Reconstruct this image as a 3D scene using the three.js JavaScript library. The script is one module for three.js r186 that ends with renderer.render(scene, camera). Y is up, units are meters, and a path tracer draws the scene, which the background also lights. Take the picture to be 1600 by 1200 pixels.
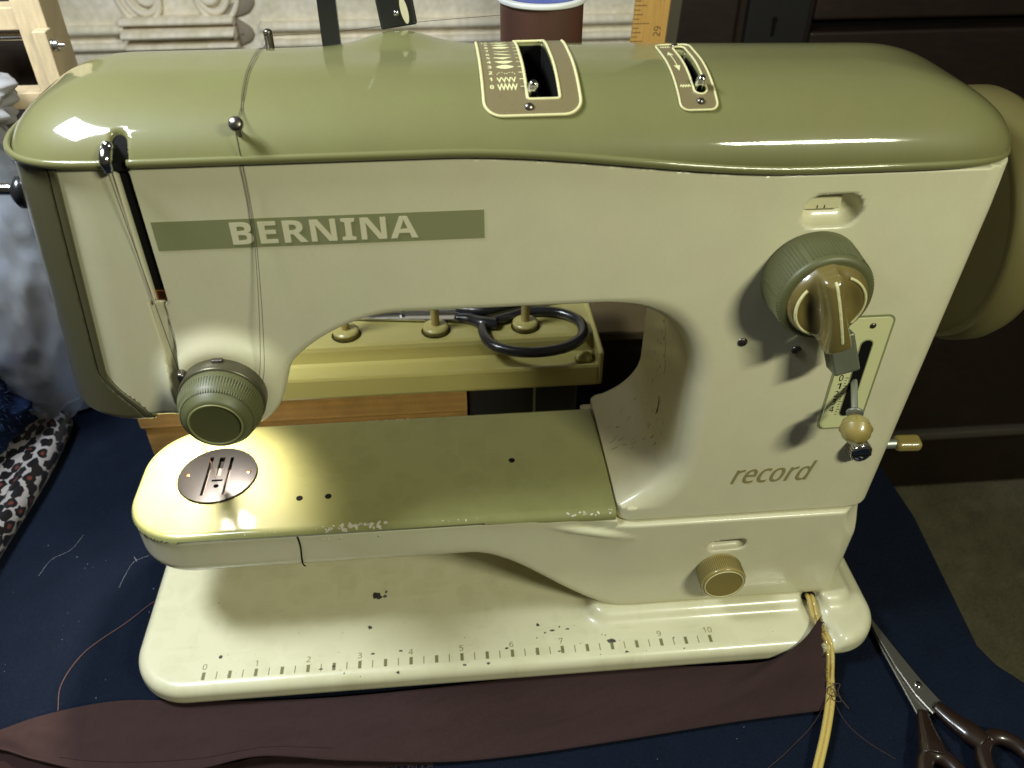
import * as THREE from 'three';
import { mergeGeometries } from 'three/addons/utils/BufferGeometryUtils.js';
import { RoundedBoxGeometry } from 'three/addons/geometries/RoundedBoxGeometry.js';
import { TextGeometry } from 'three/addons/geometries/TextGeometry.js';
import { FontLoader } from 'three/addons/loaders/FontLoader.js';
import { RectAreaLightUniformsLib } from 'three/addons/lights/RectAreaLightUniformsLib.js';
import { createNoise3D } from 'simplex-noise';

// ------------------------------------------------------------------ camera, light, exposure
const scene = new THREE.Scene();
const camera = new THREE.PerspectiveCamera(49.89, 4 / 3, 0.02, 20);
camera.position.set(0.1313, 0.383, 0.2433);
camera.rotation.set(THREE.MathUtils.degToRad(-38), THREE.MathUtils.degToRad(-4.9), 0, 'YXZ');
camera.focus = 0.36; camera.userData.fStop = 16;
const renderer = new THREE.WebGLRenderer({ antialias: true });
renderer.toneMapping = THREE.LinearToneMapping;
renderer.toneMappingExposure = 1;
renderer.shadowMap.enabled = true;
RectAreaLightUniformsLib.init();
scene.background = new THREE.Color().setRGB(0.05, 0.047, 0.036);      // the dim room round the table
function areaLamp(name, w, h, at, to, color, intensity) {
  const l = new THREE.RectAreaLight(new THREE.Color().setRGB(...color), intensity, w, h);
  l.name = name; l.position.set(...at); l.lookAt(...to); scene.add(l); return l;
}
areaLamp('tube_lamp', 0.18, 0.05, [0.57, 0.68, 0.54], [0.22, 0.13, -0.03], [0.96, 0.98, 0.765], 190);
areaLamp('table_lamp', 0.2, 0.12, [-0.2, 0.64, -0.02], [-0.04, 0.15, -0.12], [0.9, 0.98, 1.05], 70);

// ------------------------------------------------------------------ small helpers
let seed = 12345;
const rnd = () => { seed = (seed + 0x6D2B79F5) | 0; let t = Math.imul(seed ^ (seed >>> 15), 1 | seed); t = (t + Math.imul(t ^ (t >>> 7), 61 | t)) ^ t; return ((t ^ (t >>> 14)) >>> 0) / 4294967296; };
const noise3 = createNoise3D(rnd);
const V = (x, y, z) => new THREE.Vector3(x, y, z);
const clamp = (x, a = 0, b = 1) => Math.min(b, Math.max(a, x));
const sm = (a, b, x) => { const t = clamp((x - a) / (b - a)); return t * t * (3 - 2 * t); };
const mix = (a, b, t) => a + (b - a) * t;
const used = new Map();
function numbered(name) { const n = used.get(name) ?? 0; used.set(name, n + 1); return n ? `${name}_${String(n).padStart(3, '0')}` : name; }
function tag(o, label, category, group, kind) {
  if (label) o.userData.label = label;
  if (category) o.userData.category = category;
  if (group) o.userData.group = group;
  if (kind) o.userData.kind = kind;
  return o;
}
const shade = (m) => { m.castShadow = m.receiveShadow = true; return m; };
function thing(name, label, category, at = [0, 0, 0], group) {
  const g = new THREE.Group(); g.name = numbered(name); g.position.set(...at); scene.add(g);
  return tag(g, label, category, group);
}
// geometry is written in world metres; a part under a thing undoes the thing's place
function part(parent, name, geo, mat, label) {
  const m = shade(new THREE.Mesh(Array.isArray(geo) ? mergeAll(geo) : geo, mat)); m.name = name;
  if (parent.isGroup) m.position.copy(parent.position).negate();
  parent.add(m);
  if (label) m.userData.label = label;
  return m;
}
function single(name, geo, mat, label, category, group, kind) {
  const m = shade(new THREE.Mesh(Array.isArray(geo) ? mergeAll(geo) : geo, mat)); m.name = numbered(name); scene.add(m);
  return tag(m, label, category, group, kind);
}
function mergeAll(list) {
  const gs = list.map((g) => { const h = g.index ? g.toNonIndexed() : g.clone(); for (const k of Object.keys(h.attributes)) if (!['position', 'normal', 'uv'].includes(k)) h.deleteAttribute(k);
    if (!h.attributes.uv) h.setAttribute('uv', new THREE.BufferAttribute(new Float32Array(h.attributes.position.count * 2), 2)); return h; });
  return mergeGeometries(gs);
}
function box(x0, x1, y0, y1, z0, z1, r = 0) {
  const g = r ? new RoundedBoxGeometry(x1 - x0, y1 - y0, z1 - z0, 2, r) : new THREE.BoxGeometry(x1 - x0, y1 - y0, z1 - z0);
  return g.translate((x0 + x1) / 2, (y0 + y1) / 2, (z0 + z1) / 2);
}
const lathe = (pts, seg = 48) => new THREE.LatheGeometry(pts.map(([r, y]) => new THREE.Vector2(r, y)), seg);
// turn a shape whose axis is +y so that it points along dir, then put it at p
function aim(g, dir, p) { return g.applyQuaternion(new THREE.Quaternion().setFromUnitVectors(V(0, 1, 0), V(...dir).normalize())).translate(...p); }
function rod(a, b, r, seg = 14, r2 = r) { const A = V(...a), B = V(...b), d = B.clone().sub(A); return aim(new THREE.CylinderGeometry(r2, r, d.length(), seg).translate(0, d.length() / 2, 0), d.toArray(), a); }
function tube(pts, r, n = 60, seg = 8, closed = false) { return new THREE.TubeGeometry(new THREE.CatmullRomCurve3(pts.map((p) => V(...p)), closed), n, r, seg, closed); }
// tube of changing radius, flattened by sy in the direction up
function taper(pts, radii, n = 40, seg = 14, sy = 1, up = V(0, 1, 0)) {
  const c = new THREE.CatmullRomCurve3(pts.map((p) => V(...p))), pos = [], idx = [];
  for (let i = 0; i <= n; i++) {
    const t = i / n, p = c.getPoint(t), d = c.getTangent(t), s = V().crossVectors(d, up).normalize(), u = V().crossVectors(s, d).normalize();
    const f = t * (radii.length - 1), k = Math.min(radii.length - 2, Math.floor(f)), r = mix(radii[k], radii[k + 1], f - k);
    for (let j = 0; j < seg; j++) { const a = j / seg * 2 * Math.PI; pos.push(...p.clone().addScaledVector(s, Math.cos(a) * r).addScaledVector(u, Math.sin(a) * r * sy).toArray()); }
  }
  for (let i = 0; i < n; i++) for (let j = 0; j < seg; j++) { const a = i * seg + j, b = i * seg + (j + 1) % seg; idx.push(a, b, a + seg, b, b + seg, a + seg); }
  for (const [e, flip] of [[0, 1], [n, 0]]) { const c0 = pos.length / 3; let q = c.getPoint(e / n); pos.push(q.x, q.y, q.z); for (let j = 0; j < seg; j++) { const a = e * seg + j, b = e * seg + (j + 1) % seg; flip ? idx.push(c0, b, a) : idx.push(c0, a, b); } }
  const g = new THREE.BufferGeometry(); g.setAttribute('position', new THREE.Float32BufferAttribute(pos, 3)); g.setIndex(idx); g.computeVertexNormals(); return g;
}
// grid surface from f(u, v) -> [x, y, z]
function sheet(f, nu, nv, uvScale = [1, 1], skip) {
  const pos = [], uv = [], idx = [];
  for (let i = 0; i <= nu; i++) for (let j = 0; j <= nv; j++) { pos.push(...f(i / nu, j / nv)); uv.push(i / nu * uvScale[0], j / nv * uvScale[1]); }
  const at = (i, j) => i * (nv + 1) + j;
  for (let i = 0; i < nu; i++) for (let j = 0; j < nv; j++) if (!skip || !skip((i + 0.5) / nu, (j + 0.5) / nv)) idx.push(at(i, j), at(i + 1, j), at(i + 1, j + 1), at(i, j), at(i + 1, j + 1), at(i, j + 1));
  const g = new THREE.BufferGeometry(); g.setAttribute('position', new THREE.Float32BufferAttribute(pos, 3)); g.setAttribute('uv', new THREE.Float32BufferAttribute(uv, 2)); g.setIndex(idx); g.computeVertexNormals(); return g;
}

// ------------------------------------------------------------------ signed distances and their mesher
const hyp = Math.hypot;
function rr(x, z, x0, x1, z0, z1, r) { const qx = Math.abs(x - (x0 + x1) / 2) - (x1 - x0) / 2 + r, qz = Math.abs(z - (z0 + z1) / 2) - (z1 - z0) / 2 + r; return hyp(Math.max(qx, 0), Math.max(qz, 0)) + Math.min(Math.max(qx, qz), 0) - r; }
const rmax = (a, b, k) => Math.min(-k, Math.max(a, b)) + hyp(Math.max(k + a, 0), Math.max(k + b, 0));
const rmin = (a, b, k) => Math.max(k, Math.min(a, b)) - hyp(Math.max(k - a, 0), Math.max(k - b, 0));
const smin = (a, b, k) => { const h = Math.max(k - Math.abs(a - b), 0) / k; return Math.min(a, b) - h * h * k / 4; };
const smax = (a, b, k) => -smin(-a, -b, k);
function capsule(x, y, z, a, b, r) { const bx = b[0] - a[0], by = b[1] - a[1], bz = b[2] - a[2], px = x - a[0], py = y - a[1], pz = z - a[2], h = clamp((px * bx + py * by + pz * bz) / (bx * bx + by * by + bz * bz)); return hyp(px - bx * h, py - by * h, pz - bz * h) - r; }
function boxD(x, y, z, x0, x1, y0, y1, z0, z1) { return Math.max(x0 - x, x - x1, y0 - y, y - y1, z0 - z, z - z1); }
function sdfMesh(f, lo, hi, h, uvOf) {
  const n = [0, 1, 2].map((k) => Math.ceil((hi[k] - lo[k]) / h) + 1), [nx, ny, nz] = n, v = new Float32Array(nx * ny * nz), B = 6;
  const id = (i, j, k) => (k * ny + j) * nx + i;
  for (let k0 = 0; k0 < nz; k0 += B) for (let j0 = 0; j0 < ny; j0 += B) for (let i0 = 0; i0 < nx; i0 += B) {
    const c = f(lo[0] + (i0 + B / 2) * h, lo[1] + (j0 + B / 2) * h, lo[2] + (k0 + B / 2) * h), far = Math.abs(c) > h * B * 1.35;
    for (let k = k0; k < Math.min(nz, k0 + B); k++) for (let j = j0; j < Math.min(ny, j0 + B); j++) for (let i = i0; i < Math.min(nx, i0 + B); i++) v[id(i, j, k)] = far ? c : f(lo[0] + i * h, lo[1] + j * h, lo[2] + k * h);
  }
  const cell = new Int32Array(nx * ny * nz).fill(-1), pos = [], idx = [];
  for (let k = 0; k < nz - 1; k++) for (let j = 0; j < ny - 1; j++) for (let i = 0; i < nx - 1; i++) {
    let m = 0; for (let c = 0; c < 8; c++) if (v[id(i + (c & 1), j + (c >> 1 & 1), k + (c >> 2))] < 0) m |= 1 << c;
    if (m === 0 || m === 255) continue;
    let sx = 0, sy = 0, sz = 0, s = 0;
    for (let a = 0; a < 8; a++) for (let d = 0; d < 3; d++) { const b = a | 1 << d; if (b === a || (m >> a & 1) === (m >> b & 1)) continue;
      const va = v[id(i + (a & 1), j + (a >> 1 & 1), k + (a >> 2))], vb = v[id(i + (b & 1), j + (b >> 1 & 1), k + (b >> 2))], t = va / (va - vb);
      sx += (a & 1) + (d === 0 ? t : 0); sy += (a >> 1 & 1) + (d === 1 ? t : 0); sz += (a >> 2) + (d === 2 ? t : 0); s++; }
    cell[id(i, j, k)] = pos.length / 3; pos.push(lo[0] + (i + sx / s) * h, lo[1] + (j + sy / s) * h, lo[2] + (k + sz / s) * h);
  }
  for (let k = 1; k < nz - 1; k++) for (let j = 1; j < ny - 1; j++) for (let i = 1; i < nx - 1; i++) {
    const a = v[id(i, j, k)] < 0;
    const quad = (p, q, r, s, flip) => { if (p < 0 || q < 0 || r < 0 || s < 0) return; flip ? idx.push(p, q, r, p, r, s) : idx.push(p, r, q, p, s, r); };
    if (a !== v[id(i + 1, j, k)] < 0) quad(cell[id(i, j - 1, k - 1)], cell[id(i, j, k - 1)], cell[id(i, j, k)], cell[id(i, j - 1, k)], a);
    if (a !== v[id(i, j + 1, k)] < 0) quad(cell[id(i - 1, j, k - 1)], cell[id(i - 1, j, k)], cell[id(i, j, k)], cell[id(i, j, k - 1)], a);
    if (a !== v[id(i, j, k + 1)] < 0) quad(cell[id(i - 1, j - 1, k)], cell[id(i, j - 1, k)], cell[id(i, j, k)], cell[id(i - 1, j, k)], a);
  }
  const nor = new Float32Array(pos.length), uv = new Float32Array(pos.length / 3 * 2), e = h * 0.2, g = [0, 0, 0];
  const grad = (x, y, z) => { g[0] = (f(x + e, y, z) - f(x - e, y, z)) / (2 * e); g[1] = (f(x, y + e, z) - f(x, y - e, z)) / (2 * e); g[2] = (f(x, y, z + e) - f(x, y, z - e)) / (2 * e); return g[0] * g[0] + g[1] * g[1] + g[2] * g[2]; };
  for (let p = 0; p < pos.length; p += 3) {
    let [x, y, z] = [pos[p], pos[p + 1], pos[p + 2]];
    for (let it = 0; it < 3; it++) { const g2 = Math.max(grad(x, y, z), 0.2), d = clamp(f(x, y, z) / g2, -h, h); x -= d * g[0]; y -= d * g[1]; z -= d * g[2]; }
    if (hyp(x - pos[p], y - pos[p + 1], z - pos[p + 2]) < 1.2 * h) { pos[p] = x; pos[p + 1] = y; pos[p + 2] = z; }
    const l = Math.sqrt(grad(pos[p], pos[p + 1], pos[p + 2])) || 1; nor[p] = g[0] / l; nor[p + 1] = g[1] / l; nor[p + 2] = g[2] / l;
    const w = uvOf ? uvOf(pos[p], pos[p + 1], pos[p + 2]) : [pos[p] * 4, pos[p + 1] * 4]; uv[p / 3 * 2] = w[0]; uv[p / 3 * 2 + 1] = w[1];
  }
  const out = new THREE.BufferGeometry(); out.setAttribute('position', new THREE.Float32BufferAttribute(pos, 3)); out.setAttribute('normal', new THREE.BufferAttribute(nor, 3)); out.setAttribute('uv', new THREE.BufferAttribute(uv, 2)); out.setIndex(idx); return out;
}

// ------------------------------------------------------------------ textures and materials
function canvasTex(w, h, draw, repeat) {
  const c = document.createElement('canvas'); c.width = w; c.height = h; draw(c.getContext('2d'), w, h);
  const t = new THREE.CanvasTexture(c); t.colorSpace = THREE.SRGBColorSpace; t.magFilter = THREE.LinearFilter;
  if (repeat) t.wrapS = t.wrapT = THREE.RepeatWrapping; return t;
}
function dataTex(n, f, srgb = true) {   // f(i, j) -> [r, g, b] 0..1 sRGB (or plain numbers)
  const d = new Uint8Array(n * n * 4);
  for (let j = 0; j < n; j++) for (let i = 0; i < n; i++) { const c = f(i, j), o = (j * n + i) * 4; for (let k = 0; k < 3; k++) d[o + k] = clamp(c[k]) * 255; d[o + 3] = 255; }
  const t = new THREE.DataTexture(d, n, n); t.magFilter = THREE.LinearFilter; t.wrapS = t.wrapT = THREE.RepeatWrapping; if (srgb) t.colorSpace = THREE.SRGBColorSpace; t.needsUpdate = true; return t;
}
const tor = (i, j, n, s, k = 0) => { const u = ((i / n) % 1 + 1) % 1, v = ((j / n) % 1 + 1) % 1, a = (x, y) => noise3(x * s, y * s, k * 7.3), wx = 1 - u, wy = 1 - v;
  return (wx * wy * a(u, v) + u * wy * a(u - 1, v) + wx * v * a(u, v - 1) + u * v * a(u - 1, v - 1)) / Math.sqrt((wx * wx + u * u) * (wy * wy + v * v)); };
const std = (o) => new THREE.MeshStandardMaterial(o), phy = (o) => new THREE.MeshPhysicalMaterial(o);
const lin = (r, g, b) => new THREE.Color().setRGB(r, g, b);
const mottle = (s) => dataTex(256, (i, j) => { const v = 0.965 + 0.008 * tor(i, j, 256, 5) + 0.006 * tor(i, j, 256, 16, 3) + 0.012 * (rnd() - 0.5); return [v, v - 0.004 + s * 0.008 * tor(i, j, 256, 9, 7), v - 0.01]; });
const paintTex = mottle(1), peel = dataTex(256, (i, j) => { const v = 0.5 + 0.2 * tor(i, j, 256, 30, 2) + 0.1 * tor(i, j, 256, 60, 5); return [v, v, v]; }, false);
const smudge = dataTex(512, (i, j) => { const v = 0.62 + 0.22 * tor(i, j, 512, 5, 4) + 0.16 * tor(i, j, 512, 19, 6) + 0.06 * (rnd() - 0.5); return [v, v, v]; }, false);
const M = {
  cream: phy({ color: lin(0.68, 0.65, 0.45), map: paintTex, roughness: 0.42, clearcoat: 0.5, clearcoatRoughness: 0.2, clearcoatRoughnessMap: smudge, bumpMap: peel, bumpScale: 0.00004 }),
  green: phy({ color: lin(0.178, 0.176, 0.07), map: paintTex, roughness: 0.5, specularIntensity: 0.35, clearcoat: 1, clearcoatRoughness: 0.11, clearcoatRoughnessMap: smudge, bumpMap: peel, bumpScale: 0.00001 }),
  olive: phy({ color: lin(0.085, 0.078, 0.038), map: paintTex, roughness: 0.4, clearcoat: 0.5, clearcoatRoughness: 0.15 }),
  print: std({ color: lin(0.23, 0.238, 0.115), roughness: 0.5 }),
  letter: std({ color: lin(0.66, 0.62, 0.42), roughness: 0.45 }),
  knobGreen: std({ color: lin(0.088, 0.09, 0.034), roughness: 0.48 }),
  knobRing: std({ color: lin(0.11, 0.1, 0.06), roughness: 0.35, metalness: 0.55 }),
  bronze: phy({ color: lin(0.15, 0.115, 0.033), roughness: 0.35, clearcoat: 0.9, clearcoatRoughness: 0.06 }),
  khaki: phy({ color: lin(0.27, 0.21, 0.06), roughness: 0.35, clearcoat: 0.8, clearcoatRoughness: 0.07 }),
  paleLine: std({ color: lin(0.62, 0.58, 0.3), roughness: 0.5 }),
  chrome: std({ color: lin(0.62, 0.62, 0.62), roughness: 0.14, metalness: 1 }),
  steel: std({ color: lin(0.5, 0.48, 0.46), roughness: 0.3, metalness: 1 }),
  plate: std({ color: lin(0.28, 0.268, 0.275), roughness: 0.18, metalness: 1 }),
  dullMetal: std({ color: lin(0.4, 0.42, 0.36), roughness: 0.42, metalness: 0.75 }),
  screw: std({ color: lin(0.16, 0.14, 0.12), roughness: 0.3, metalness: 0.9 }),
  dark: phy({ color: lin(0.006, 0.0055, 0.005), roughness: 0.8, specularIntensity: 0.2 }),
  black: phy({ color: lin(0.012, 0.012, 0.014), roughness: 0.3, clearcoat: 0.6, clearcoatRoughness: 0.1 }),
  copper: std({ color: lin(0.75, 0.32, 0.12), roughness: 0.25, metalness: 1 }),
  thread: std({ color: lin(0.05, 0.03, 0.022), roughness: 0.8 }),
  trayPlastic: phy({ color: lin(0.37, 0.32, 0.1), roughness: 0.35, clearcoat: 0.6, clearcoatRoughness: 0.12 }),
};

// ================================================================== THE SETTING
const feltTex = dataTex(512, (i, j) => { const v = 0.5 + 0.025 * tor(i, j, 512, 9) + 0.14 * (rnd() - 0.5) + (rnd() < 0.0012 ? 0.4 : 0); return [0.092 * v * 1.5, 0.124 * v * 1.5, 0.19 * v * 1.5]; });
const feltBump = dataTex(256, () => { const v = rnd(); return [v, v, v]; }, false);
const felt = phy({ map: feltTex, roughness: 1, specularIntensity: 0.12, bumpMap: feltBump, bumpScale: 0.0005 });
function flat(pts, y0, y1, mat, name, label, category, kind, s = 6) {
  const sh = new THREE.Shape(pts.map(([x, z]) => new THREE.Vector2(x, -z)));
  const g = new THREE.ExtrudeGeometry(sh, { depth: y1 - y0, bevelEnabled: true, bevelThickness: 0.002, bevelSize: 0.002, bevelSegments: 2, steps: 1 }).rotateX(-Math.PI / 2).translate(0, y0, 0);
  const u = g.attributes.uv, p = g.attributes.position; for (let i = 0; i < u.count; i++) u.setXY(i, p.getX(i) * s, p.getZ(i) * s);
  return single(name, g, mat, label, category, null, kind);
}
flat([[-0.9, -0.7], [0.4, -0.7], [0.408, -0.2], [0.411, -0.09], [0.405, -0.034], [0.401, 0.003], [0.405, 0.0155], [0.413, 0.026], [0.46, 0.075], [0.6, 0.2], [0.6, 0.5], [-0.9, 0.5]], -0.03, -0.002, felt, 'table_cloth', 'dark navy felt cloth covering the table under the sewing machine', 'tablecloth', null, 5);
const carpetTex = dataTex(256, (i, j) => { const v = 0.56 + 0.04 * tor(i, j, 256, 6) + 0.2 * (rnd() - 0.5); return [v * 1.05, v, v * 0.78]; });
const floorG = new THREE.PlaneGeometry(6, 6).rotateX(-Math.PI / 2).translate(0.5, -0.72, 0.5); { const u = floorG.attributes.uv, p = floorG.attributes.position; for (let i = 0; i < u.count; i++) u.setXY(i, p.getX(i) * 3, p.getZ(i) * 3); }
single('floor', floorG, std({ map: carpetTex, roughness: 1, color: lin(0.8, 0.8, 0.8) }), null, null, null, 'structure');
const plasterTex = dataTex(512, (i, j) => { const a = tor(i, j, 512, 10), b = tor(i, j, 512, 34, 4), v = 0.94 + 0.04 * a + 0.04 * b + 0.05 * (rnd() - 0.5); return [v, v * 0.97 - 0.01, v * 0.9 - 0.03 + 0.02 * a]; });
const plaster = std({ map: plasterTex, roughness: 0.85 }), plasterDark = std({ color: lin(0.3, 0.25, 0.19), roughness: 0.9 });
const scaleUV = (g, s) => { const u = g.attributes.uv, p = g.attributes.position; for (let i = 0; i < u.count; i++) u.setXY(i, p.getX(i) * s, p.getY(i) * s + p.getZ(i) * s); return g; };
{
  const wall = thing('wall', 'cream plaster wall with moulding rails and scroll relief behind the machine', 'wall', [-0.2, -0.72, -0.8]); wall.userData = { kind: 'structure' };
  part(wall, 'wall_panel', scaleUV(box(-2.2, 0.402, -0.72, 0.9, -0.86, -0.78), 3), plaster);
  const rail = (x0, x1, y, h, d) => { const s = new THREE.Shape(); s.moveTo(0, -h / 2); s.lineTo(d * 0.4, -h / 2); s.quadraticCurveTo(d, -h / 2, d, 0); s.quadraticCurveTo(d * 0.95, h / 2, d * 0.3, h / 2); s.lineTo(0, h / 2);
    return scaleUV(new THREE.ExtrudeGeometry(s, { depth: x1 - x0, bevelEnabled: false }).rotateY(Math.PI / 2).translate(0, 0, 0).scale(1, 1, -1).rotateY(Math.PI).scale(1, 1, 1).applyMatrix4(new THREE.Matrix4()).translate(0, 0, 0), 3); };
  const railG = (x0, x1, y, h, d) => { const n = 8, pts = []; for (let i = 0; i <= n; i++) { const a = Math.PI * (i / n - 0.5); pts.push([y + Math.sin(a) * h / 2, -0.78 + d * (0.35 + 0.65 * Math.cos(a))]); }
    pts.unshift([y - h / 2, -0.7799]); pts.push([y + h / 2, -0.7799]);
    const g = sheet((u, v) => { const f = v * (pts.length - 1), k = Math.min(pts.length - 2, Math.floor(f)), t = f - k; return [mix(x0, x1, u), mix(pts[k][0], pts[k + 1][0], t), mix(pts[k][1], pts[k + 1][1], t)]; }, 1, pts.length - 1); 
    const caps = [x0, x1].map((x) => box(x - 0.0004, x + 0.0004, y - h / 2, y + h / 2, -0.78, -0.78 + d * 0.8)); return scaleUV(mergeAll([g, ...caps]), 3); };
  for (const [x0, x1] of [[-2, -0.222], [-0.07, 0.4]]) { part(wall, 'moulding_rail', railG(x0, x1, 0.1225, 0.011, 0.012), plaster); part(wall, 'moulding_rail', railG(x0, x1, 0.104, 0.009, 0.009), plaster); }
  part(wall, 'moulding_rail', railG(-0.222, -0.098, 0.1325, 0.009, 0.02), plaster); part(wall, 'moulding_rail', railG(-0.222, -0.098, 0.1195, 0.011, 0.026), plaster); part(wall, 'moulding_rail', railG(-0.222, -0.098, 0.1055, 0.007, 0.02), plaster);
  for (const [cx, s] of [[-0.186, 1], [-0.126, -1]]) for (let q = 0; q < 4; q++) {       // scroll leaves over the bracket
    const pts = []; for (let i = 0; i <= 20; i++) { const a = Math.PI * (0.05 + 0.95 * i / 20), r = 0.008 + q * 0.0062; pts.push([cx - s * 0.004 * q + s * Math.cos(a) * r * 0.95, 0.1725 - q * 0.001 - Math.sin(a) * r * 1.5 + (i < 3 ? 0.01 : 0), -0.775]); }
    part(wall, 'scroll_relief', taper(pts, [0.0018, 0.0032, 0.0036, 0.0032, 0.0018], 30, 8), plaster);
  }
  const crack = []; for (let i = 0; i <= 8; i++) crack.push([-0.088 + 0.012 * Math.sin(i * 1.3) - 0.004 * i / 2 + (i === 8 ? -0.012 : 0), 0.16 - i * 0.0075, -0.7785]);
  part(wall, 'broken_plaster_edge', taper(crack, [0.002, 0.006, 0.009, 0.007, 0.0095, 0.008, 0.009, 0.006, 0.003], 40, 8, 0.35, V(0, 0, 1)), plasterDark);
}
{
  const grain = dataTex(512, (i, j) => { const g = tor(i * 0.25, j, 512, 60) * 0.5 + tor(i, j, 512, 6, 3) * 0.4, v = 0.62 + 0.16 * g + 0.1 * (rnd() - 0.5); return [0.27 * v, 0.18 * v, 0.13 * v]; });
  const wood = phy({ map: grain, roughness: 0.5, clearcoat: 0.3, clearcoatRoughness: 0.3 });
  const door = thing('panel_door', 'dark brown wooden panel door with black lock behind the machine', 'door', [1, -0.72, -0.8]);
  part(door, 'door_frame', scaleUV(box(0.4025, 0.488, -0.718, 1, -0.86, -0.772, 0.004), 2), wood);
  part(door, 'door_stile', scaleUV(box(0.49, 0.585, -0.71, 1, -0.86, -0.782, 0.003), 2), wood);
  part(door, 'door_panel', scaleUV(box(0.586, 2.4, 0.113, 1, -0.86, -0.784, 0.004), 2), wood);
  part(door, 'door_panel', scaleUV(box(0.586, 2.4, -0.572, 0.1, -0.86, -0.784, 0.004), 2), wood);
  part(door, 'bottom_rail', scaleUV(box(0.586, 2.4, -0.718, -0.594, -0.86, -0.786, 0.004), 2), wood);
  part(door, 'rail_moulding', scaleUV(box(0.586, 2.4, -0.592, -0.577, -0.85, -0.776, 0.003), 2), std({ color: lin(0.12, 0.1, 0.075), roughness: 0.6 }));
  part(door, 'groove_back', box(0.586, 2.4, 0.0995, 0.1135, -0.85, -0.806), M.dark);
  const lk = part(door, 'lock_plate', box(0.5, 0.576, 0.04, 0.26, -0.782, -0.772, 0.003), std({ color: lin(0.035, 0.033, 0.03), roughness: 0.45, metalness: 0.5 }));
  part(lk, 'keyhole', [aim(new THREE.CylinderGeometry(0.0035, 0.0035, 0.001, 14), [0, 0, 1], [0.5335, 0.1185, -0.7715]), box(0.5315, 0.5355, 0.1, 0.117, -0.772, -0.7709)], M.dark);
}

// ================================================================== THE SEWING MACHINE
const FZ = -0.021;
const edgeY = (x) => 0.2737 - 0.0105 * sm(0.13, 0.26, x);
const xLeft = (y) => -0.0178 - 0.0105 * clamp((0.27 - y) / 0.1, -0.3, 1);
const xRight = (y) => 0.3376 - 0.042 * (0.245 - Math.min(y, 0.245));
function plan(x, z, x0, x1, z0, z1, rl, rright) { return rr(x, z, x0, x1, z0, z1, x < (x0 + x1) / 2 ? rl : rright); }
const bound = (y) => 0.0052 - 0.0082 * clamp((0.27 - y) / 0.081) + 0.013 * sm(0.192, 0.166, y);
const flare = (y) => clamp(1 - (y - 0.0965) / 0.032), wallX = (y) => 0.229 - 0.0245 * flare(y) ** 2.4;      // the column spreads towards the bed
function archVoid(x, y, z) {
  const h1 = y - 0.2115, h2 = (x - 0.0555) * -0.848 + (y - 0.172) * 0.53, h3 = (x - wallX(y)) / hyp(1, y > 0.0965 ? 1.84 * flare(y) ** 1.4 : 0);
  const v = rmax(rmax(h1, h2, 0.026), h3, 0.041), low = Math.max(y - 0.168, x - 0.1);
  return rmin(v, low, 0.006);
}
function headSolid(x, y, z) {
  const a = plan(x, z, xLeft(y), xRight(y), -0.11, FZ, 0.034, 0.013);
  return rmax(a, -archVoid(x, y, z), 0.0035 + 0.0065 * sm(0.19, 0.225, x));
}
function bodyD(x, y, z) {
  let d = headSolid(x, y, z);
  const boss = rmax(hyp(x - 0.0415, y - 0.183) - 0.021, z + 0.0165, 0.004); d = smin(d, Math.max(boss, -0.05 - z), 0.009);
  d = Math.max(d, y - edgeY(x) + 0.0004);
  d = rmax(d, 0.0884 - y, 0.0016);
  d = Math.max(d, bound(y) - 0.0012 - x);
  d = smax(d, -capsule(x, y, z, [0.2665, 0.2475, -0.0215], [0.2755, 0.2475, -0.0215], 0.0064), 0.0012);
  d = Math.max(d, -boxD(x, y, z, 0.0246, 0.0284, 0.2215, 0.4, -0.05, 0.1));
  d = smax(d, -boxD(x, y, z, 0.0221, 0.0268, 0.15, 0.2222, -0.0225, 0.1), 0.0008);
  return d;
}
const machine = thing('sewing_machine', 'vintage cream sewing machine with olive green top cover and free arm', 'sewing machine', [0.15, 0, -0.06]);
const P = (name, geo, mat, label) => part(machine, name, geo, mat, label);
const housing = P('body', sdfMesh(bodyD, [-0.008, 0.084, -0.116], [0.345, 0.28, -0.01], 0.0014), M.cream);
{ const wallAt = (y, z) => { let a = 0.19, b = 0.24; for (let i = 0; i < 24; i++) { const m = (a + b) / 2; bodyD(m, y, z) < 0 ? b = m : a = m; } return a + 0.00005; };
  const mark = (pts, r) => tube(pts.map(([y, z]) => [wallAt(y, z), y, z]), r, 90, 5), sq = []; for (let i = 0; i <= 40; i++) { const t = i / 40; sq.push([0.182 - 0.034 * t + 0.0022 * Math.cos(t * 30), -0.075 + 0.017 * t + 0.0026 * Math.sin(t * 30) * (1 - t * 0.5)]); }
  const g = [mark(sq, 0.00016)]; for (let i = 0; i < 60; i++) { const y = mix(0.1, 0.17, rnd() ** 1.5), z = mix(-0.085, -0.045, rnd()); g.push(mark([[y, z], [y - 0.0006 - rnd() * 0.0016, z + (rnd() - 0.5) * 0.001], [y - 0.0025 * rnd(), z + 0.0008 * rnd()]], 0.00006 + 0.00012 * rnd() ** 2)); }
  for (let i = 0; i < 10; i++) { const y = 0.124 + 0.008 * rnd(), z = -0.062 + 0.002 * rnd(); g.push(mark([[y, z], [y - 0.002, z + 0.0006], [y - 0.003, z + 0.0006]], 0.0003)); }
  const m = part(housing, 'scuff_mark', g, std({ color: lin(0.16, 0.13, 0.09), roughness: 0.7 })); m.userData.kind = 'stuff'; }
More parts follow.
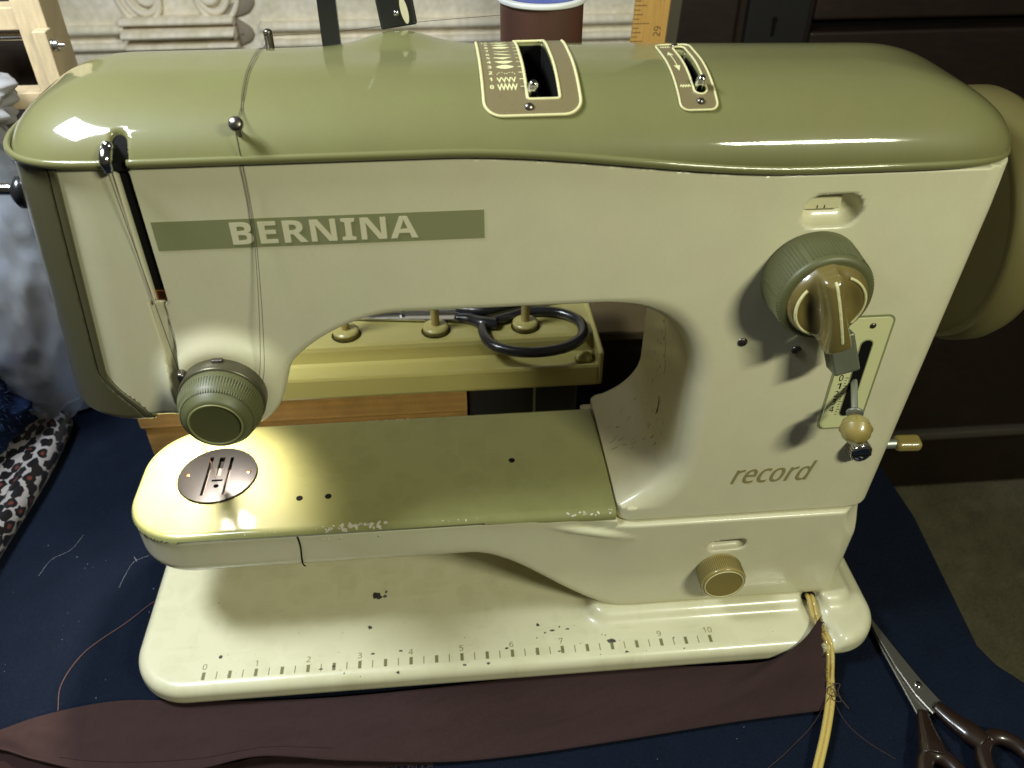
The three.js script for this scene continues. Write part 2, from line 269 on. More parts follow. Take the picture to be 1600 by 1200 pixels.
// ---- top cover: elliptic in section, rounder at the left end than at the right
const CV = { x0: -0.0185, x1: 0.3405, z0: -0.111, z1: -0.0193, az: 0.041, b: 0.0245 };
const coverTop = (x) => 0.2932 - 0.0035 * sm(0.12, 0.33, x);
const coverP = (x) => 2.6 + 1.6 * sm(0.24, 0.32, x);
function coverShape(x, y, z) {
  const p = coverP(x), al = 0.04, ar = 0.054, ux = Math.max((CV.x0 + al - x) / al, (x - CV.x1 + ar) / ar, 0), uz = Math.max((CV.z0 + CV.az - z) / CV.az, (z - CV.z1 + CV.az) / CV.az, 0), uy = Math.max((y - coverTop(x) + CV.b) / CV.b, 0);
  const q = Math.pow(Math.pow(ux, p) + Math.pow(uz, p), 1 / p); return (hyp(q, uy) - 1) * CV.b;
}
function coverD(x, y, z) {
  const hump = 0.0065 * Math.exp(-(((x - 0.116) / 0.017) ** 2)) * sm(-0.07, -0.098, z);
  let d = coverShape(x, y - hump, z);
  d = Math.max(d, edgeY(x) - y);
  d = Math.max(d, -Math.max(rr(x, z, 0.1605, 0.1712, -0.0865, -0.0303, 0.001), 0.27 - y));
  d = Math.max(d, -Math.max(rr(x, z, 0.2184, 0.2225, -0.0665, -0.0305, 0.002), 0.27 - y));
  d = smax(d, -Math.max(rr(x, z, 0.0244, 0.0292, -0.0275, 0.1, 0.0023)), 0.001);
  return d;
}
const cover = P('top_cover', sdfMesh(coverD, [-0.032, 0.259, -0.115], [0.337, 0.303, -0.016], 0.0012, (x, y, z) => [x * 4, z * 4]), M.green);
{
  const pts = [], o = -0.0002, corner = (cx, cz, ax, az, p, a0, a1) => { for (let i = 0; i <= 14; i++) { const a = a0 + (a1 - a0) * i / 14, c = Math.cos(a), s = Math.sin(a); pts.push([cx + (ax + o) * Math.sign(c) * Math.abs(c) ** (2 / p), cz + (az + o) * Math.sign(s) * Math.abs(s) ** (2 / p)]); } };
  const H = Math.PI / 2, zf = CV.z1 - CV.az, zb = CV.z0 + CV.az;
  for (let i = 0; i < 40; i++) pts.push([mix(0.0294, CV.x1 - 0.056, i / 40), CV.z1 + o]);
  corner(CV.x1 - 0.054, zf, 0.054, CV.az, 4.2, H, 0); corner(CV.x1 - 0.054, zb, 0.054, CV.az, 4.2, 0, -H);
  for (let i = 1; i < 30; i++) pts.push([mix(CV.x1 - 0.054, CV.x0 + 0.04, i / 30), CV.z0 - o]);
  corner(CV.x0 + 0.04, zb, 0.04, CV.az, 2.6, -H, -2 * H); corner(CV.x0 + 0.04, zf, 0.04, CV.az, 2.6, 2 * H, H); pts.push([0.0225, CV.z1 + o], [0.0242, CV.z1 + o]);
  part(cover, 'cover_rim', taper(pts.map(([x, z]) => [x, edgeY(x) + 0.0014, z]), [0.0011, 0.0011], 420, 12, 1.35), M.green);
}
const topY = (x, z) => { let a = 0.25, b = 0.31; for (let i = 0; i < 26; i++) { const m = (a + b) / 2; coverShape(x, m, z) < 0 ? a = m : b = m; } return a; };
// points along the cover's front profile by arc length, from z0 backwards
function profile(x, z0, z1) { const n = 160, p = []; let s = 0; for (let i = 0; i <= n; i++) { const z = mix(z0, z1, (i / n) ** 1.6), y = topY(x, z); if (i) s += hyp(y - p[i - 1][1], z - p[i - 1][0]); p.push([z, y, s]); } return p; }
function onCover(pr, s) { let i = 1; while (i < pr.length - 1 && pr[i][2] < s) i++; const a = pr[i - 1], b = pr[i], t = (s - a[2]) / (b[2] - a[2]); return [mix(a[0], b[0], t), mix(a[1], b[1], t), b[0] - a[0], b[1] - a[1]]; }
function coverPanel(name, x0, x1, z0, z1, lift, rad, hole, tex, lineR, corners) {
  const pr = profile((x0 + x1) / 2, z0, z1), L = pr[pr.length - 1][2], W = x1 - x0;
  const at = (x, s, l) => { const [z, y, dz, dy] = onCover(pr, clamp(s, 0, L)), n = hyp(dz, dy); return [x, y + l * -dz / n, z + l * dy / n]; };
  const inRound = (x, s) => rr(x, s, x0, x1, 0, L + (corners ? 0 : 0.01), rad) > 0, inHole = (x, s) => hole && rr(x, s, hole[0], hole[1], hole[2], hole[3], hole[4]) < 0;
  const nu = 90, nv = 150;
  const g = sheet((u, v) => at(x0 + u * W, v * L, lift), nu, nv, [1, 1], (u, v) => inRound(x0 + u * W, v * L) || inHole(x0 + u * W, v * L));
  const m = P(name, g, std({ map: tex, roughness: 0.42 }));
  const ring = (a, b, c, d, r, open) => { const pts = []; const q = (cx, cs, a0, rr0) => { for (let i = 0; i <= 6; i++) { const t = a0 + i / 6 * Math.PI / 2; pts.push([cx + rr0 * Math.cos(t), cs + rr0 * Math.sin(t)]); } };
    const seg = (p, q2) => { for (let i = 1; i < 16; i++) pts.push([mix(p[0], q2[0], i / 16), mix(p[1], q2[1], i / 16)]); };
    seg([a, d - r], [a, c + r]); q(a + r, c + r, Math.PI, r); seg([a + r, c], [b - r, c]); q(b - r, c + r, 1.5 * Math.PI, r); seg([b, c + r], [b, d - r]); if (!open) { q(b - r, d - r, 0, r); seg([b - r, d], [a + r, d]); q(a + r, d - r, 0.5 * Math.PI, r); }
    return tube(pts.map(([x, s]) => at(x, s, lift)), lineR, 220, 8, !open); };
  part(m, 'raised_border', ring(x0, x1, 0, corners ? L : L, rad, !corners), M.paleLine);
  if (hole) part(m, 'slot_border', ring(hole[0], hole[1], hole[2], hole[3], hole[4], false), M.paleLine);
  return { m, at, L };
}
const pale = '#d9d7a0', brownP = '#716648';
const PW = 0.0328, PL = 0.072;
const p1 = (() => { const pr = profile(0.16, -0.028, -0.092); const L = pr[pr.length - 1][2];
  const tex = canvasTex(1024, 2048, (c, w, h) => {
    c.fillStyle = brownP; c.fillRect(0, 0, w, h);
    for (let i = 0; i < 900; i++) { c.fillStyle = `rgba(${rnd() < 0.5 ? '60,52,34' : '140,130,96'},0.12)`; c.fillRect(rnd() * w, rnd() * h, 4 + rnd() * 20, 4 + rnd() * 20); }
    const X = (mx) => mx / 0.0328 * w, Y = (s) => h - s / L * h;      // metres from the lower left corner
    c.fillStyle = c.strokeStyle = pale; c.textAlign = 'center'; c.textBaseline = 'middle';
    const rows = 13;
    for (let i = 0; i < rows; i++) { const s = 0.0128 + i * 0.0041, y = Y(s), x0 = X(0.0052), x1 = X(0.0118), xm = (x0 + x1) / 2, hh = X(0.0013), W = x1 - x0;
      c.font = 'bold 84px sans-serif'; c.fillText(String(i), X(0.0032) - (i > 9 ? 14 : 0), y);
      c.lineWidth = 13; c.beginPath(); c.moveTo(X(0.0129), y); c.lineTo(X(0.0146), y); c.stroke();
      c.lineWidth = 12; c.lineJoin = 'miter'; c.beginPath();
      if (i === 0) { for (let k = 0; k <= 10; k++) c.lineTo(x0 + W * k / 10, y + (k % 2 ? hh : -hh)); c.stroke(); }
      else if (i === 1) { for (let k = 0; k < 4; k++) { const a = x0 + W * k / 4; c.lineTo(a, y - hh * 0.7); c.lineTo(a + W / 8, y + hh); c.lineTo(a + W / 5, y - hh * 0.7); } c.lineTo(x1, y - hh * 0.7); c.stroke(); }
      else if (i === 2) { c.lineWidth = 8; c.setLineDash([22, 14]); c.arc(x0 + W * 0.25, y + hh, W * 0.22, Math.PI, 2 * Math.PI); c.moveTo(x0 + W * 0.97, y + hh); c.arc(x0 + W * 0.75, y + hh, W * 0.22, 0, Math.PI, true); c.stroke(); c.setLineDash([]); }
      else { const k = i % 5; c.moveTo(x0, y); 
        if (k === 3) { c.quadraticCurveTo(xm, y - 2.2 * hh, x1, y); c.quadraticCurveTo(xm, y + 2.2 * hh, x0, y); }
        else if (k === 4) { c.lineTo(x0, y - hh * 0.4); c.quadraticCurveTo(xm, y - hh, x1, y - hh * 0.4); c.quadraticCurveTo(xm, y + 2.6 * hh, x0, y - hh * 0.4); }
        else if (k === 0) { c.lineTo(x0, y - hh * 0.5); c.lineTo(x1, y - hh * 0.5); c.lineTo(xm, y + hh * 1.1); }
        else if (k === 1) { c.lineTo(x0, y - hh * 0.8); c.quadraticCurveTo(xm, y - hh, x1, y + hh * 0.8); c.quadraticCurveTo(xm, y + hh, x0, y - hh * 0.8); }
        else { c.quadraticCurveTo(xm, y + 2 * hh, x1, y); c.quadraticCurveTo(xm, y + 0.8 * hh, x0, y); }
        c.fill(); } }
  });
  return coverPanel('stitch_pattern_panel', 0.1455, 0.1783, -0.028, -0.092, 0.0006, 0.006, [0.1603, 0.1714, 0.0065, 0.064, 0.001], tex, 0.00055, false); })();
const p2 = (() => { const pr = profile(0.219, -0.0292, -0.0745); const L = pr[pr.length - 1][2];
  const tex = canvasTex(512, 2048, (c, w, h) => {
    c.fillStyle = brownP; c.fillRect(0, 0, w, h); c.fillStyle = c.strokeStyle = pale; const X = (mx) => mx / 0.0129 * w, Y = (s) => h - s / L * h;
    c.lineWidth = 14; c.beginPath(); for (let k = 0; k <= 8; k++) c.lineTo(X(0.0014 + k * 0.00045), Y(0.0105 + (k % 2 ? 0.001 : 0))); c.stroke();
    c.beginPath(); c.moveTo(X(0.003), Y(0.024)); c.lineTo(X(0.003), Y(0.034)); c.stroke();
    for (const [s, d] of [[0.024, -1], [0.034, 1]]) { c.beginPath(); c.moveTo(X(0.003), Y(s + d * 0.004)); c.lineTo(X(0.0018), Y(s)); c.lineTo(X(0.0042), Y(s)); c.fill(); }
    c.beginPath(); for (let k = 0; k <= 8; k++) c.lineTo(X(0.0014 + k * 0.00045), Y(0.043 + (k % 2 ? 0.0016 : 0))); c.stroke();
  });
  return coverPanel('needle_position_panel', 0.2124, 0.2253, -0.0292, -0.0745, 0.0006, 0.0028, [0.2182, 0.2227, 0.0068, 0.044, 0.0022], tex, 0.0004, true); })();
const darkLiner = (x0, x1, z0, z1, low) => [sheet((u, v) => { const z = mix(z0, z1, u); return [x1, mix(low, topY(x1, z) - 0.0012, v), z]; }, 30, 4), sheet((u, v) => { const z = mix(z0, z1, u); return [x0, mix(low, topY(x0, z) - 0.0012, v), z]; }, 30, 4), box(x0, x1, low - 0.001, low, z0, z1), box(x0, x1, low, topY(x0, z0) - 0.0012, z0 - 0.0003, z0), box(x0, x1, low, topY(x0, z1) - 0.0025, z1, z1 + 0.0003)];
P('dark_slot_fill', darkLiner(0.1608, 0.1709, -0.0862, -0.0306, 0.2702), M.dark); P('dark_slot_fill', darkLiner(0.2187, 0.2222, -0.0662, -0.0308, 0.2702), M.dark);  // dark sheets stand in for the deep shade inside the cover slots
P('dark_slot_fill', [box(0.0248, 0.0282, 0.2218, 0.2735, -0.04, -0.0228), sheet((u, v) => { const z = mix(-0.0203, -0.0276, v); return [mix(0.0243, 0.0293, u), topY(0.026, z) - 0.0016, z]; }, 3, 30)], M.dark);  // dark fill just under the surface, in place of shade in the slot
const dome = (r, h, p, dir, seg = 20) => aim(lathe([[0, h], [r * 0.45, h * 0.93], [r * 0.8, h * 0.6], [r, 0.0002], [r, -0.001], [0, -0.001]], seg), dir, p);
{ const up = [0, 0.8, 0.6];
  const lv = (x, z, r) => { const y = topY(x, z); return taper([[x, y - 0.016, z - 0.008], [x, y - 0.004, z - 0.002], [x, y + 0.003, z + 0.0015], [x, y + 0.0045, z + 0.0028]], [r * 0.8, r, r * 1.05, r * 0.55], 14, 14); };
  P('pattern_lever', lv(0.1624, -0.0368, 0.0017), M.chrome); P('needle_position_lever', lv(0.2205, -0.0388, 0.0017), M.chrome);
  P('screw', dome(0.0016, 0.001, p1.at(0.1606, 0.0032, 0.0006), [0, 0.55, 0.83]), M.screw);
  P('screw', dome(0.0014, 0.001, p2.at(0.2196, 0.0034, 0.0006), [0, 0.55, 0.83]), M.screw);
  P('screw', dome(0.0014, 0.001, p2.at(0.2196, p2.L - 0.0018, 0.0006), [0, 0.98, 0.1]), M.screw);
}
// ---- left face plate
function headShell(x, y, z, o) { const a = plan(x, z, xLeft(y) - o, 0.3, -0.11, FZ + o, 0.034, 0.01); return Math.max(rmax(a, 0.1665 - y, 0.004), y - edgeY(0) + 0.0004); }
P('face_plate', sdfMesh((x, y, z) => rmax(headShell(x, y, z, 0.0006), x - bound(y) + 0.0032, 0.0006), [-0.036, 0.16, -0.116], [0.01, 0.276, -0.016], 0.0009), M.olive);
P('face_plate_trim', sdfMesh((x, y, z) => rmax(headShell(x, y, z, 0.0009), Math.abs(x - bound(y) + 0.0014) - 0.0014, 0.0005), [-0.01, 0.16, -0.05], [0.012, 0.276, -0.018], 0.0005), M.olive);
{ const b = P('presser_lever_boss', aim(lathe([[0, 0], [0.005, 0], [0.006, 0.002], [0.006, 0.004], [0.004, 0.006], [0, 0.006]], 24), [-1, 0, 0], [-0.0185, 0.2535, -0.05]), M.black);
  part(b, 'lever_rod', [rod([-0.0235, 0.2545, -0.05], [-0.09, 0.2565, -0.052], 0.0022)], M.chrome); }
// ---- take-up slot fittings, thread guides
P('take_up_lever', [taper([[0.0243, 0.2765, -0.03], [0.0241, 0.2795, -0.0208], [0.024, 0.2775, -0.0175], [0.0242, 0.2735, -0.017]], [0.0016, 0.0021, 0.0022, 0.0013], 24, 14), dome(0.0018, 0.0014, [0.0248, 0.281, -0.02], [0, 0.4, 0.9])], M.chrome);
P('slot_edge_strip', box(0.0236, 0.0244, 0.2215, 0.2725, -0.0212, -0.0203, 0.0003), M.letter);
P('copper_stop', box(0.0247, 0.0283, 0.2222, 0.2262, -0.034, -0.0222, 0.0005), M.copper);
P('thread_guide', [rod([0.0654, 0.2805, -0.0262], [0.0658, 0.2865, -0.0215], 0.0011, 10), aim(lathe([[0, 0.0022], [0.0016, 0.002], [0.0023, 0.0012], [0.0024, 0.0002], [0.0016, -0.0012], [0, -0.0014]], 20), [0, 0.6, 0.8], [0.0658, 0.2862, -0.0216])], M.screw);
P('thread_guide', [rod([0.0656, 0.283, -0.1], [0.0656, 0.2935, -0.1], 0.0017), dome(0.0017, 0.0012, [0.0656, 0.2935, -0.1], [0, 1, 0])], M.screw);
// ---- name strip and lettering
const bold = await new FontLoader().loadAsync('fonts/droid/droid_sans_bold.typeface.json'), regular = await new FontLoader().loadAsync('fonts/droid/droid_sans_regular.typeface.json');
function text(str, font, h, width, depth, skew = 0) {
  const g = new TextGeometry(str, { font, size: 100, depth: 1, curveSegments: 6, bevelEnabled: false }); g.computeBoundingBox(); const b = g.boundingBox;
  const cap = new TextGeometry('B', { font, size: 100, depth: 1 }); cap.computeBoundingBox(); const sy = h / cap.boundingBox.max.y;
  g.translate(-b.min.x, 0, 0).scale(width / (b.max.x - b.min.x), sy, depth); if (skew) g.applyMatrix4(new THREE.Matrix4().makeShear(0, 0, skew, 0, 0, 0)); return g;
}
{ const s = P('name_strip', box(0.0308, 0.1442, 0.2427, 0.2537, -0.0212, -0.02082), M.print);
  part(s, 'lettering', text('BERNINA', bold, 0.0083, 0.0642, 0.0002).translate(0.0565, 0.2441, -0.0208), M.letter);
  const rec = text('record', regular, 0.0112, 0.0358, 0.00025, 0.26); P('lettering', [rec.clone().translate(0.2557, 0.1101, -0.02105), rec.clone().translate(0.256, 0.11022, -0.02103), rec.translate(0.2559, 0.10995, -0.02104)], std({ color: lin(0.25, 0.22, 0.09), roughness: 0.5 })); }
// ---- lower housing with free arm
const yb = (x) => 0.0697 - 0.047 * sm(0.133, 0.212, x);
function lowD(x, y, z) {
  const fz = -0.0212 + 0.0024 * sm(0.186, 0.216, x), arm = plan(x, z, -0.0262, 0.4, -0.0985, fz, 0.03, 0.01);
  const col = rr(x, z, 0.1, xRight(y) - 0.0012 - 0.0005, -0.112, fz, 0.009);
  const a = Math.max(rmax(arm, x - 0.26, 0.001), -1), lower = (yb(x) - y) * 0.74;
  let d = Math.min(Math.max(a, x - 0.215), Math.max(col, 0.2 - x));
  d = rmax(d, lower, 0.006);
  const top = y - (x < 0.2046 && z > -0.0975 ? 0.0936 - 0.002 * sm(0.14, 0.2, x) : 0.0878);
  d = rmax(d, top, 0.0014);
  d = smax(d, -capsule(x, y, z, [0.2545, 0.0688, -0.0195], [0.2662, 0.0695, -0.0195], 0.0036), 0.001);
  const leaf = hyp((x - 0.192) / 0.0195, (y - 0.0836 + (x - 0.192) * 0.22) / 0.0034) - 1;
  d -= 0.0022 * sm(0.25, -0.9, leaf) * sm(-0.03, -0.024, z);
  const ch = ((x - xRight(y)) + (z - fz)) * 0.7071 + 0.013 * sm(0.045, 0.088, y) - 0.003; d = smax(d, ch, 0.001);
  return d;
}
P('lower_housing', sdfMesh(lowD, [-0.03, 0.018, -0.116], [0.338, 0.098, -0.014], 0.0014), M.cream);
{ const t = []; for (let i = 0; i <= 6; i++) t.push([0.0546 + 0.0004 * Math.sin(i), 0.0932 - i * 0.0039, -0.0210 + (i > 5 ? -0.002 : 0)]); P('arm_cover_seam', tube(t, 0.00035, 12, 6), M.dark); }
// ---- bed plate with the needle plate
const bedTex = canvasTex(2048, 1024, (c, w, h) => {     // u along x from -0.03 (0.24 m), v along z from -0.1 (0.12 m)
  c.fillStyle = '#f2f2f0'; c.fillRect(0, 0, w, h); const X = (x) => (x + 0.03) / 0.24 * w, Y = (z) => (z + 0.1) / 0.12 * h;
  for (let i = 0; i < 500; i++) { c.fillStyle = `rgba(${rnd() < 0.5 ? '120,115,90' : '255,255,255'},0.035)`; c.beginPath(); c.arc(rnd() * w, rnd() * h, 4 + rnd() * 60, 0, 7); c.fill(); }
  const chip = (x, z, n, sx, sz, col) => { for (let i = 0; i < n; i++) { c.fillStyle = col[Math.floor(rnd() * col.length)]; c.beginPath(); c.ellipse(X(x + (rnd() - 0.5) * sx), Y(z + (rnd() - 0.5) * sz), 2 + rnd() * 9, 1.5 + rnd() * 5, rnd() * 3, 0, 7); c.fill(); } };
  });
const bedUV = (x, y, z) => [(x + 0.03) / 0.24, 1 - (z + 0.1) / 0.12];
const litBedMat = M.green.clone(); litBedMat.map = bedTex; litBedMat.color = lin(0.27, 0.268, 0.105);  // cover green lightened to make up for light missing on the bed
const PX = 0.0118, PZ = -0.0612, PR = 0.0188, BY = 0.0967;
function bedD(x, y, z) {
  const a = rr(x, z, -0.0268, 0.26, -0.0992, -0.0202, 0.03), d0 = rmax(a, y - BY, 0.0042);
  let d = Math.max(d0, 0.0934 - 0.002 * sm(0.14, 0.2, x) - y, x - 0.2036);
  return Math.max(d, -Math.max(hyp(x - PX, z - PZ) - PR - 0.0002, 0.0945 - y));
}
const bed = P('bed_plate', sdfMesh(bedD, [-0.03, 0.09, -0.102], [0.206, 0.0985, -0.017], 0.00085, bedUV), litBedMat);
for (const [x, z] of [[0.0537, -0.042], [0.0673, -0.0421], [0.1572, -0.0595]]) part(bed, 'screw_hole', [new THREE.TorusGeometry(0.0014, 0.0002, 8, 24).rotateX(Math.PI / 2).translate(x, BY + 0.0001, z), new THREE.CylinderGeometry(0.0014, 0.0014, 0.0004, 20).translate(x, BY, z)], M.dark);
{ // scuffed paint: thin flakes of bare primer along the front edge of the bed
  const flakes = (n, xs, zs, col, size) => { const gs = []; for (let i = 0; i < n; i++) { const x = mix(xs[0], xs[1], rnd()), z = mix(zs[0], zs[1], rnd()); let a = 0.09, b = 0.1; for (let k = 0; k < 22; k++) { const m = (a + b) / 2; bedD(x, m, z) < 0 ? a = m : b = m; }
      const e = 0.0003, n0 = [0, 1, 2].map((q) => { const p = [x, a, z], r = [x, a, z]; p[q] += e; r[q] -= e; return bedD(...p) - bedD(...r); });
      const sh = new THREE.CylinderGeometry(1, 1.05, 0.00016, 7); const s = size * (0.3 + rnd()); sh.scale(s * (0.8 + rnd()), 1, s * 0.7).rotateY(rnd() * 6); const p = sh.attributes.position; for (let k = 0; k < p.count; k++) p.setX(k, p.getX(k) * (0.8 + 0.4 * rnd())); sh.computeVertexNormals(); gs.push(aim(sh, n0, [x, a, z])); }
    const m = part(bed, 'paint_flake', gs, col); m.userData.kind = 'stuff'; };
  const bare = std({ color: lin(0.55, 0.5, 0.42), roughness: 0.5, metalness: 0.2 });
  flakes(34, [0.073, 0.096], [-0.0235, -0.0208], bare, 0.0008); flakes(14, [0.06, 0.075], [-0.0232, -0.0208], bare, 0.0005); flakes(16, [0.18, 0.2025], [-0.0235, -0.0208], bare, 0.0006); flakes(4, [0.02, 0.05], [-0.025, -0.021], bare, 0.0004); flakes(5, [0.12, 0.17], [-0.024, -0.021], bare, 0.0004); flakes(12, [0.08, 0.105], [-0.0985, -0.0965], bare, 0.0006);
}
{ const s = new THREE.Shape(); s.absarc(0, 0, PR, 0, 2 * Math.PI); const hole = (x0, x1, z0, z1, r = 0.0002) => { const h = new THREE.Path(); h.moveTo(x0 - PX, -(z0 - PZ)); h.lineTo(x1 - PX, -(z0 - PZ)); h.lineTo(x1 - PX, -(z1 - PZ)); h.lineTo(x0 - PX, -(z1 - PZ)); h.lineTo(x0 - PX, -(z0 - PZ)); s.holes.push(h); };
  const round = (x, z, r) => { const h = new THREE.Path(); h.absarc(x - PX, -(z - PZ), r, 0, 2 * Math.PI); s.holes.push(h); };
  hole(0.006, 0.0079, -0.0738, -0.047); hole(0.0162, 0.0179, -0.073, -0.0468); hole(0.0108, 0.0136, -0.0734, -0.0602); hole(0.0098, 0.015, -0.0575, -0.0562); round(0.0126, -0.053, 0.0012); 
  const pl = P('needle_plate', new THREE.ExtrudeGeometry(s, { depth: 0.0011, bevelEnabled: false, curveSegments: 64 }).rotateX(-Math.PI / 2).translate(PX, BY - 0.0003, PZ), M.plate);
  part(pl, 'slot_floor', new THREE.CylinderGeometry(PR - 0.001, PR - 0.001, 0.0004, 40).translate(PX, BY - 0.0019, PZ), M.dark);
  for (const [x, z] of [[-0.0028, -0.0617], [0.0268, -0.0615]]) part(pl, 'screw', dome(0.0012, 0.0004, [x, BY + 0.0008, z], [0, 1, 0]), M.copper);
  const tooth = std({ color: lin(0.2, 0.17, 0.15), roughness: 0.45, metalness: 0.6 }), teeth = (x, z0, z1) => { const g = [box(x - 0.0005, x + 0.0005, BY - 0.0018, BY - 0.0008, z0, z1)]; for (let z = z0 + 0.0006; z < z1; z += 0.0013) g.push(new THREE.ConeGeometry(0.0005, 0.001, 4).translate(x, BY - 0.0003, z)); return g; };
  part(pl, 'feed_dog', teeth(0.0073, -0.066, -0.0475), tooth); part(pl, 'feed_dog', teeth(0.0172, -0.0655, -0.0473), tooth); part(pl, 'feed_dog', [...teeth(0.0116, -0.067, -0.0605), ...teeth(0.013, -0.067, -0.0605)], tooth);
}
P('needle_bar', [rod([0.0116, 0.135, -0.0568], [0.0116, 0.19, -0.0568], 0.003), rod([0.0118, 0.128, -0.066], [0.0118, 0.19, -0.066], 0.0032)], M.steel);
// ---- sewing light: a small warm bulb in the head
{ const b = P('light_bulb', new THREE.SphereGeometry(0.007, 24, 16).translate(0.006, 0.157, -0.083), std({ color: lin(0.9, 0.8, 0.6), emissive: lin(1, 0.72, 0.38), emissiveIntensity: 6 }));
  const l = new THREE.SpotLight(new THREE.Color().setRGB(1, 0.9, 0.76), 0.2, 0, 0.92, 0.75); l.name = 'sewing_bulb'; l.position.set(0.006, 0.157, -0.083); l.target.position.set(-0.002, 0.0967, -0.053); scene.add(l.target); l.castShadow = true; l.shadow.radius = 0.3; scene.add(l);
  part(b, 'bulb_socket', rod([0.006, 0.162, -0.083], [0.006, 0.2, -0.083], 0.006), M.screw); }
// ---- thread tension knob
{ const ax = [0, -0.03, 1], p = [0.0415, 0.183, -0.0185];
  const r = P('tension_ring', aim(lathe([[0, 0], [0.0158, 0], [0.0163, 0.001], [0.0163, 0.0072], [0.0158, 0.0082], [0.014, 0.0082], [0, 0.0082]], 72), ax, p), M.knobRing);
  part(r, 'ring_notch', [box(0.0405, 0.0445, 0.1975, 0.2, -0.0155, -0.0135, 0.0003), box(0.0265, 0.0295, 0.187, 0.195, -0.0225, -0.0125, 0.0012)], M.screw);
  const k = P('tension_knob', aim(lathe([[0, 0.0075], [0.0152, 0.0075], [0.0156, 0.009], [0.0154, 0.0115], [0.0142, 0.0162], [0.0115, 0.0205], [0.0102, 0.0212], [0.0094, 0.0212], [0.009, 0.0206], [0, 0.0206]], 72), ax, p), M.knobGreen);
  const ribs = []; for (let i = 0; i < 90; i++) { const a = i / 90 * 2 * Math.PI, c = Math.cos(a), s = Math.sin(a); ribs.push(rod([0.01555 * c, 0.0112, 0.01555 * s], [0.0133 * c, 0.018, 0.0133 * s], 0.0003, 5)); }
  part(k, 'knurling', aim(mergeAll(ribs), ax, p), M.knobGreen);
  part(k, 'raised_ring', aim(new THREE.TorusGeometry(0.0096, 0.0004, 8, 64).rotateX(Math.PI / 2).translate(0, 0.0212, 0), ax, p), std({ color: lin(0.2, 0.2, 0.075), roughness: 0.45 })); }
// ---- stitch width dial on the column
{ const p = [0.2682, 0.2212, FZ], z = [0, 0, 1];
  const d = P('stitch_width_dial', aim(lathe([[0, 0], [0.0185, 0], [0.019, 0.0008], [0.0187, 0.004], [0.0178, 0.0165], [0.017, 0.0178], [0.0155, 0.018], [0, 0.018]], 80), z, p), M.knobGreen);
  const ribs = []; for (let i = 0; i < 84; i++) { const a = i / 84 * 2 * Math.PI; if (i % 14 === 0) continue; const c = Math.cos(a), s = Math.sin(a); ribs.push(rod([0.0186 * c, 0.0035, 0.0186 * s], [0.0179 * c, 0.016, 0.0179 * s], 0.0003, 5)); }
  part(d, 'knurling', aim(mergeAll(ribs), z, p), M.knobGreen);
  const cx = 0.2684, by = 0.2206, cs = 0.955, sn = 0.297;      // brown grip: a domed disc with a leaning ridge across it
  const disc = (x, y, zz) => { const ex = x - cx, ey = y - by, u = cs * ex + sn * ey, v = -sn * ex + cs * ey, r = hyp(u, v); const dd = rmax(r - 0.0153, zz - (FZ + 0.0245 - 22 * r * r), 0.003);
    const w = 0.0038 + 0.0016 * sm(0.002, -0.016, v); const ridge = rmax(rmax(Math.abs(u) - w, Math.abs(v + 0.0016) - 0.0166, 0.002), zz - (FZ + 0.0298 - 6 * (v + 0.003) ** 2 - 50 * u * u), 0.003);
    const scoop = hyp((Math.abs(u) - 0.0082) / 0.0042, (v + 0.002) / 0.011, (zz - FZ - 0.0255) / 0.0055) - 1;
    return Math.max(smax(smin(dd, ridge, 0.003), -scoop * 0.004, 0.003), FZ + 0.0175 - zz); };
  const g = P('dial_grip', sdfMesh(disc, [0.248, 0.194, FZ + 0.015], [0.288, 0.242, FZ + 0.037], 0.0007), M.bronze);
  const onG = (x, y) => { let a = FZ + 0.016, b = FZ + 0.036; for (let zz = b; zz > a; zz -= 0.0001) if (disc(x, y, zz) < 0) return zz; return a; };
  const line = (f, n = 24) => { const pts = []; for (let i = 0; i <= n; i++) { const [x, y] = f(i / n); pts.push([x, y, onG(x, y) + 0.0001]); } return tube(pts, 0.0006, 50, 6); };
  const uvXY = (u, v) => [cx + cs * u - sn * v, by + sn * u + cs * v];
  part(g, 'index_line', line((t) => uvXY(0.0004, mix(0.0142, -0.0118, t))), M.paleLine);
  for (const s of [-1, 1]) part(g, 'index_line', line((t) => { const a = (t - 0.5) * 1.9; return uvXY(s * 0.0128 * Math.cos(a), -0.001 + 0.0128 * Math.sin(a)); }), M.paleLine);
  P('dial_lever', new RoundedBoxGeometry(0.0102, 0.0165, 0.01, 3, 0.001).rotateX(-0.25).rotateZ(0.3).translate(0.2814, 0.1948, FZ + 0.014), std({ color: lin(0.2, 0.215, 0.15), roughness: 0.4, metalness: 0.6 }));
  P('window_drum', box(0.2605, 0.2758, 0.2464, 0.256, FZ - 0.0068, FZ - 0.0044, 0.0006), std({ color: lin(0.6, 0.56, 0.34), roughness: 0.5 }));
  P('window_mark', [box(0.26685, 0.2671, 0.2468, 0.2481, FZ - 0.0045, FZ - 0.0042), box(0.26955, 0.2698, 0.2468, 0.2481, FZ - 0.0045, FZ - 0.0042)], M.dark);
  for (const [x, y] of [[0.2474, 0.1909], [0.2709, 0.1856]]) P('screw', dome(0.0021, 0.0009, [x, y, FZ], z), M.screw);
}
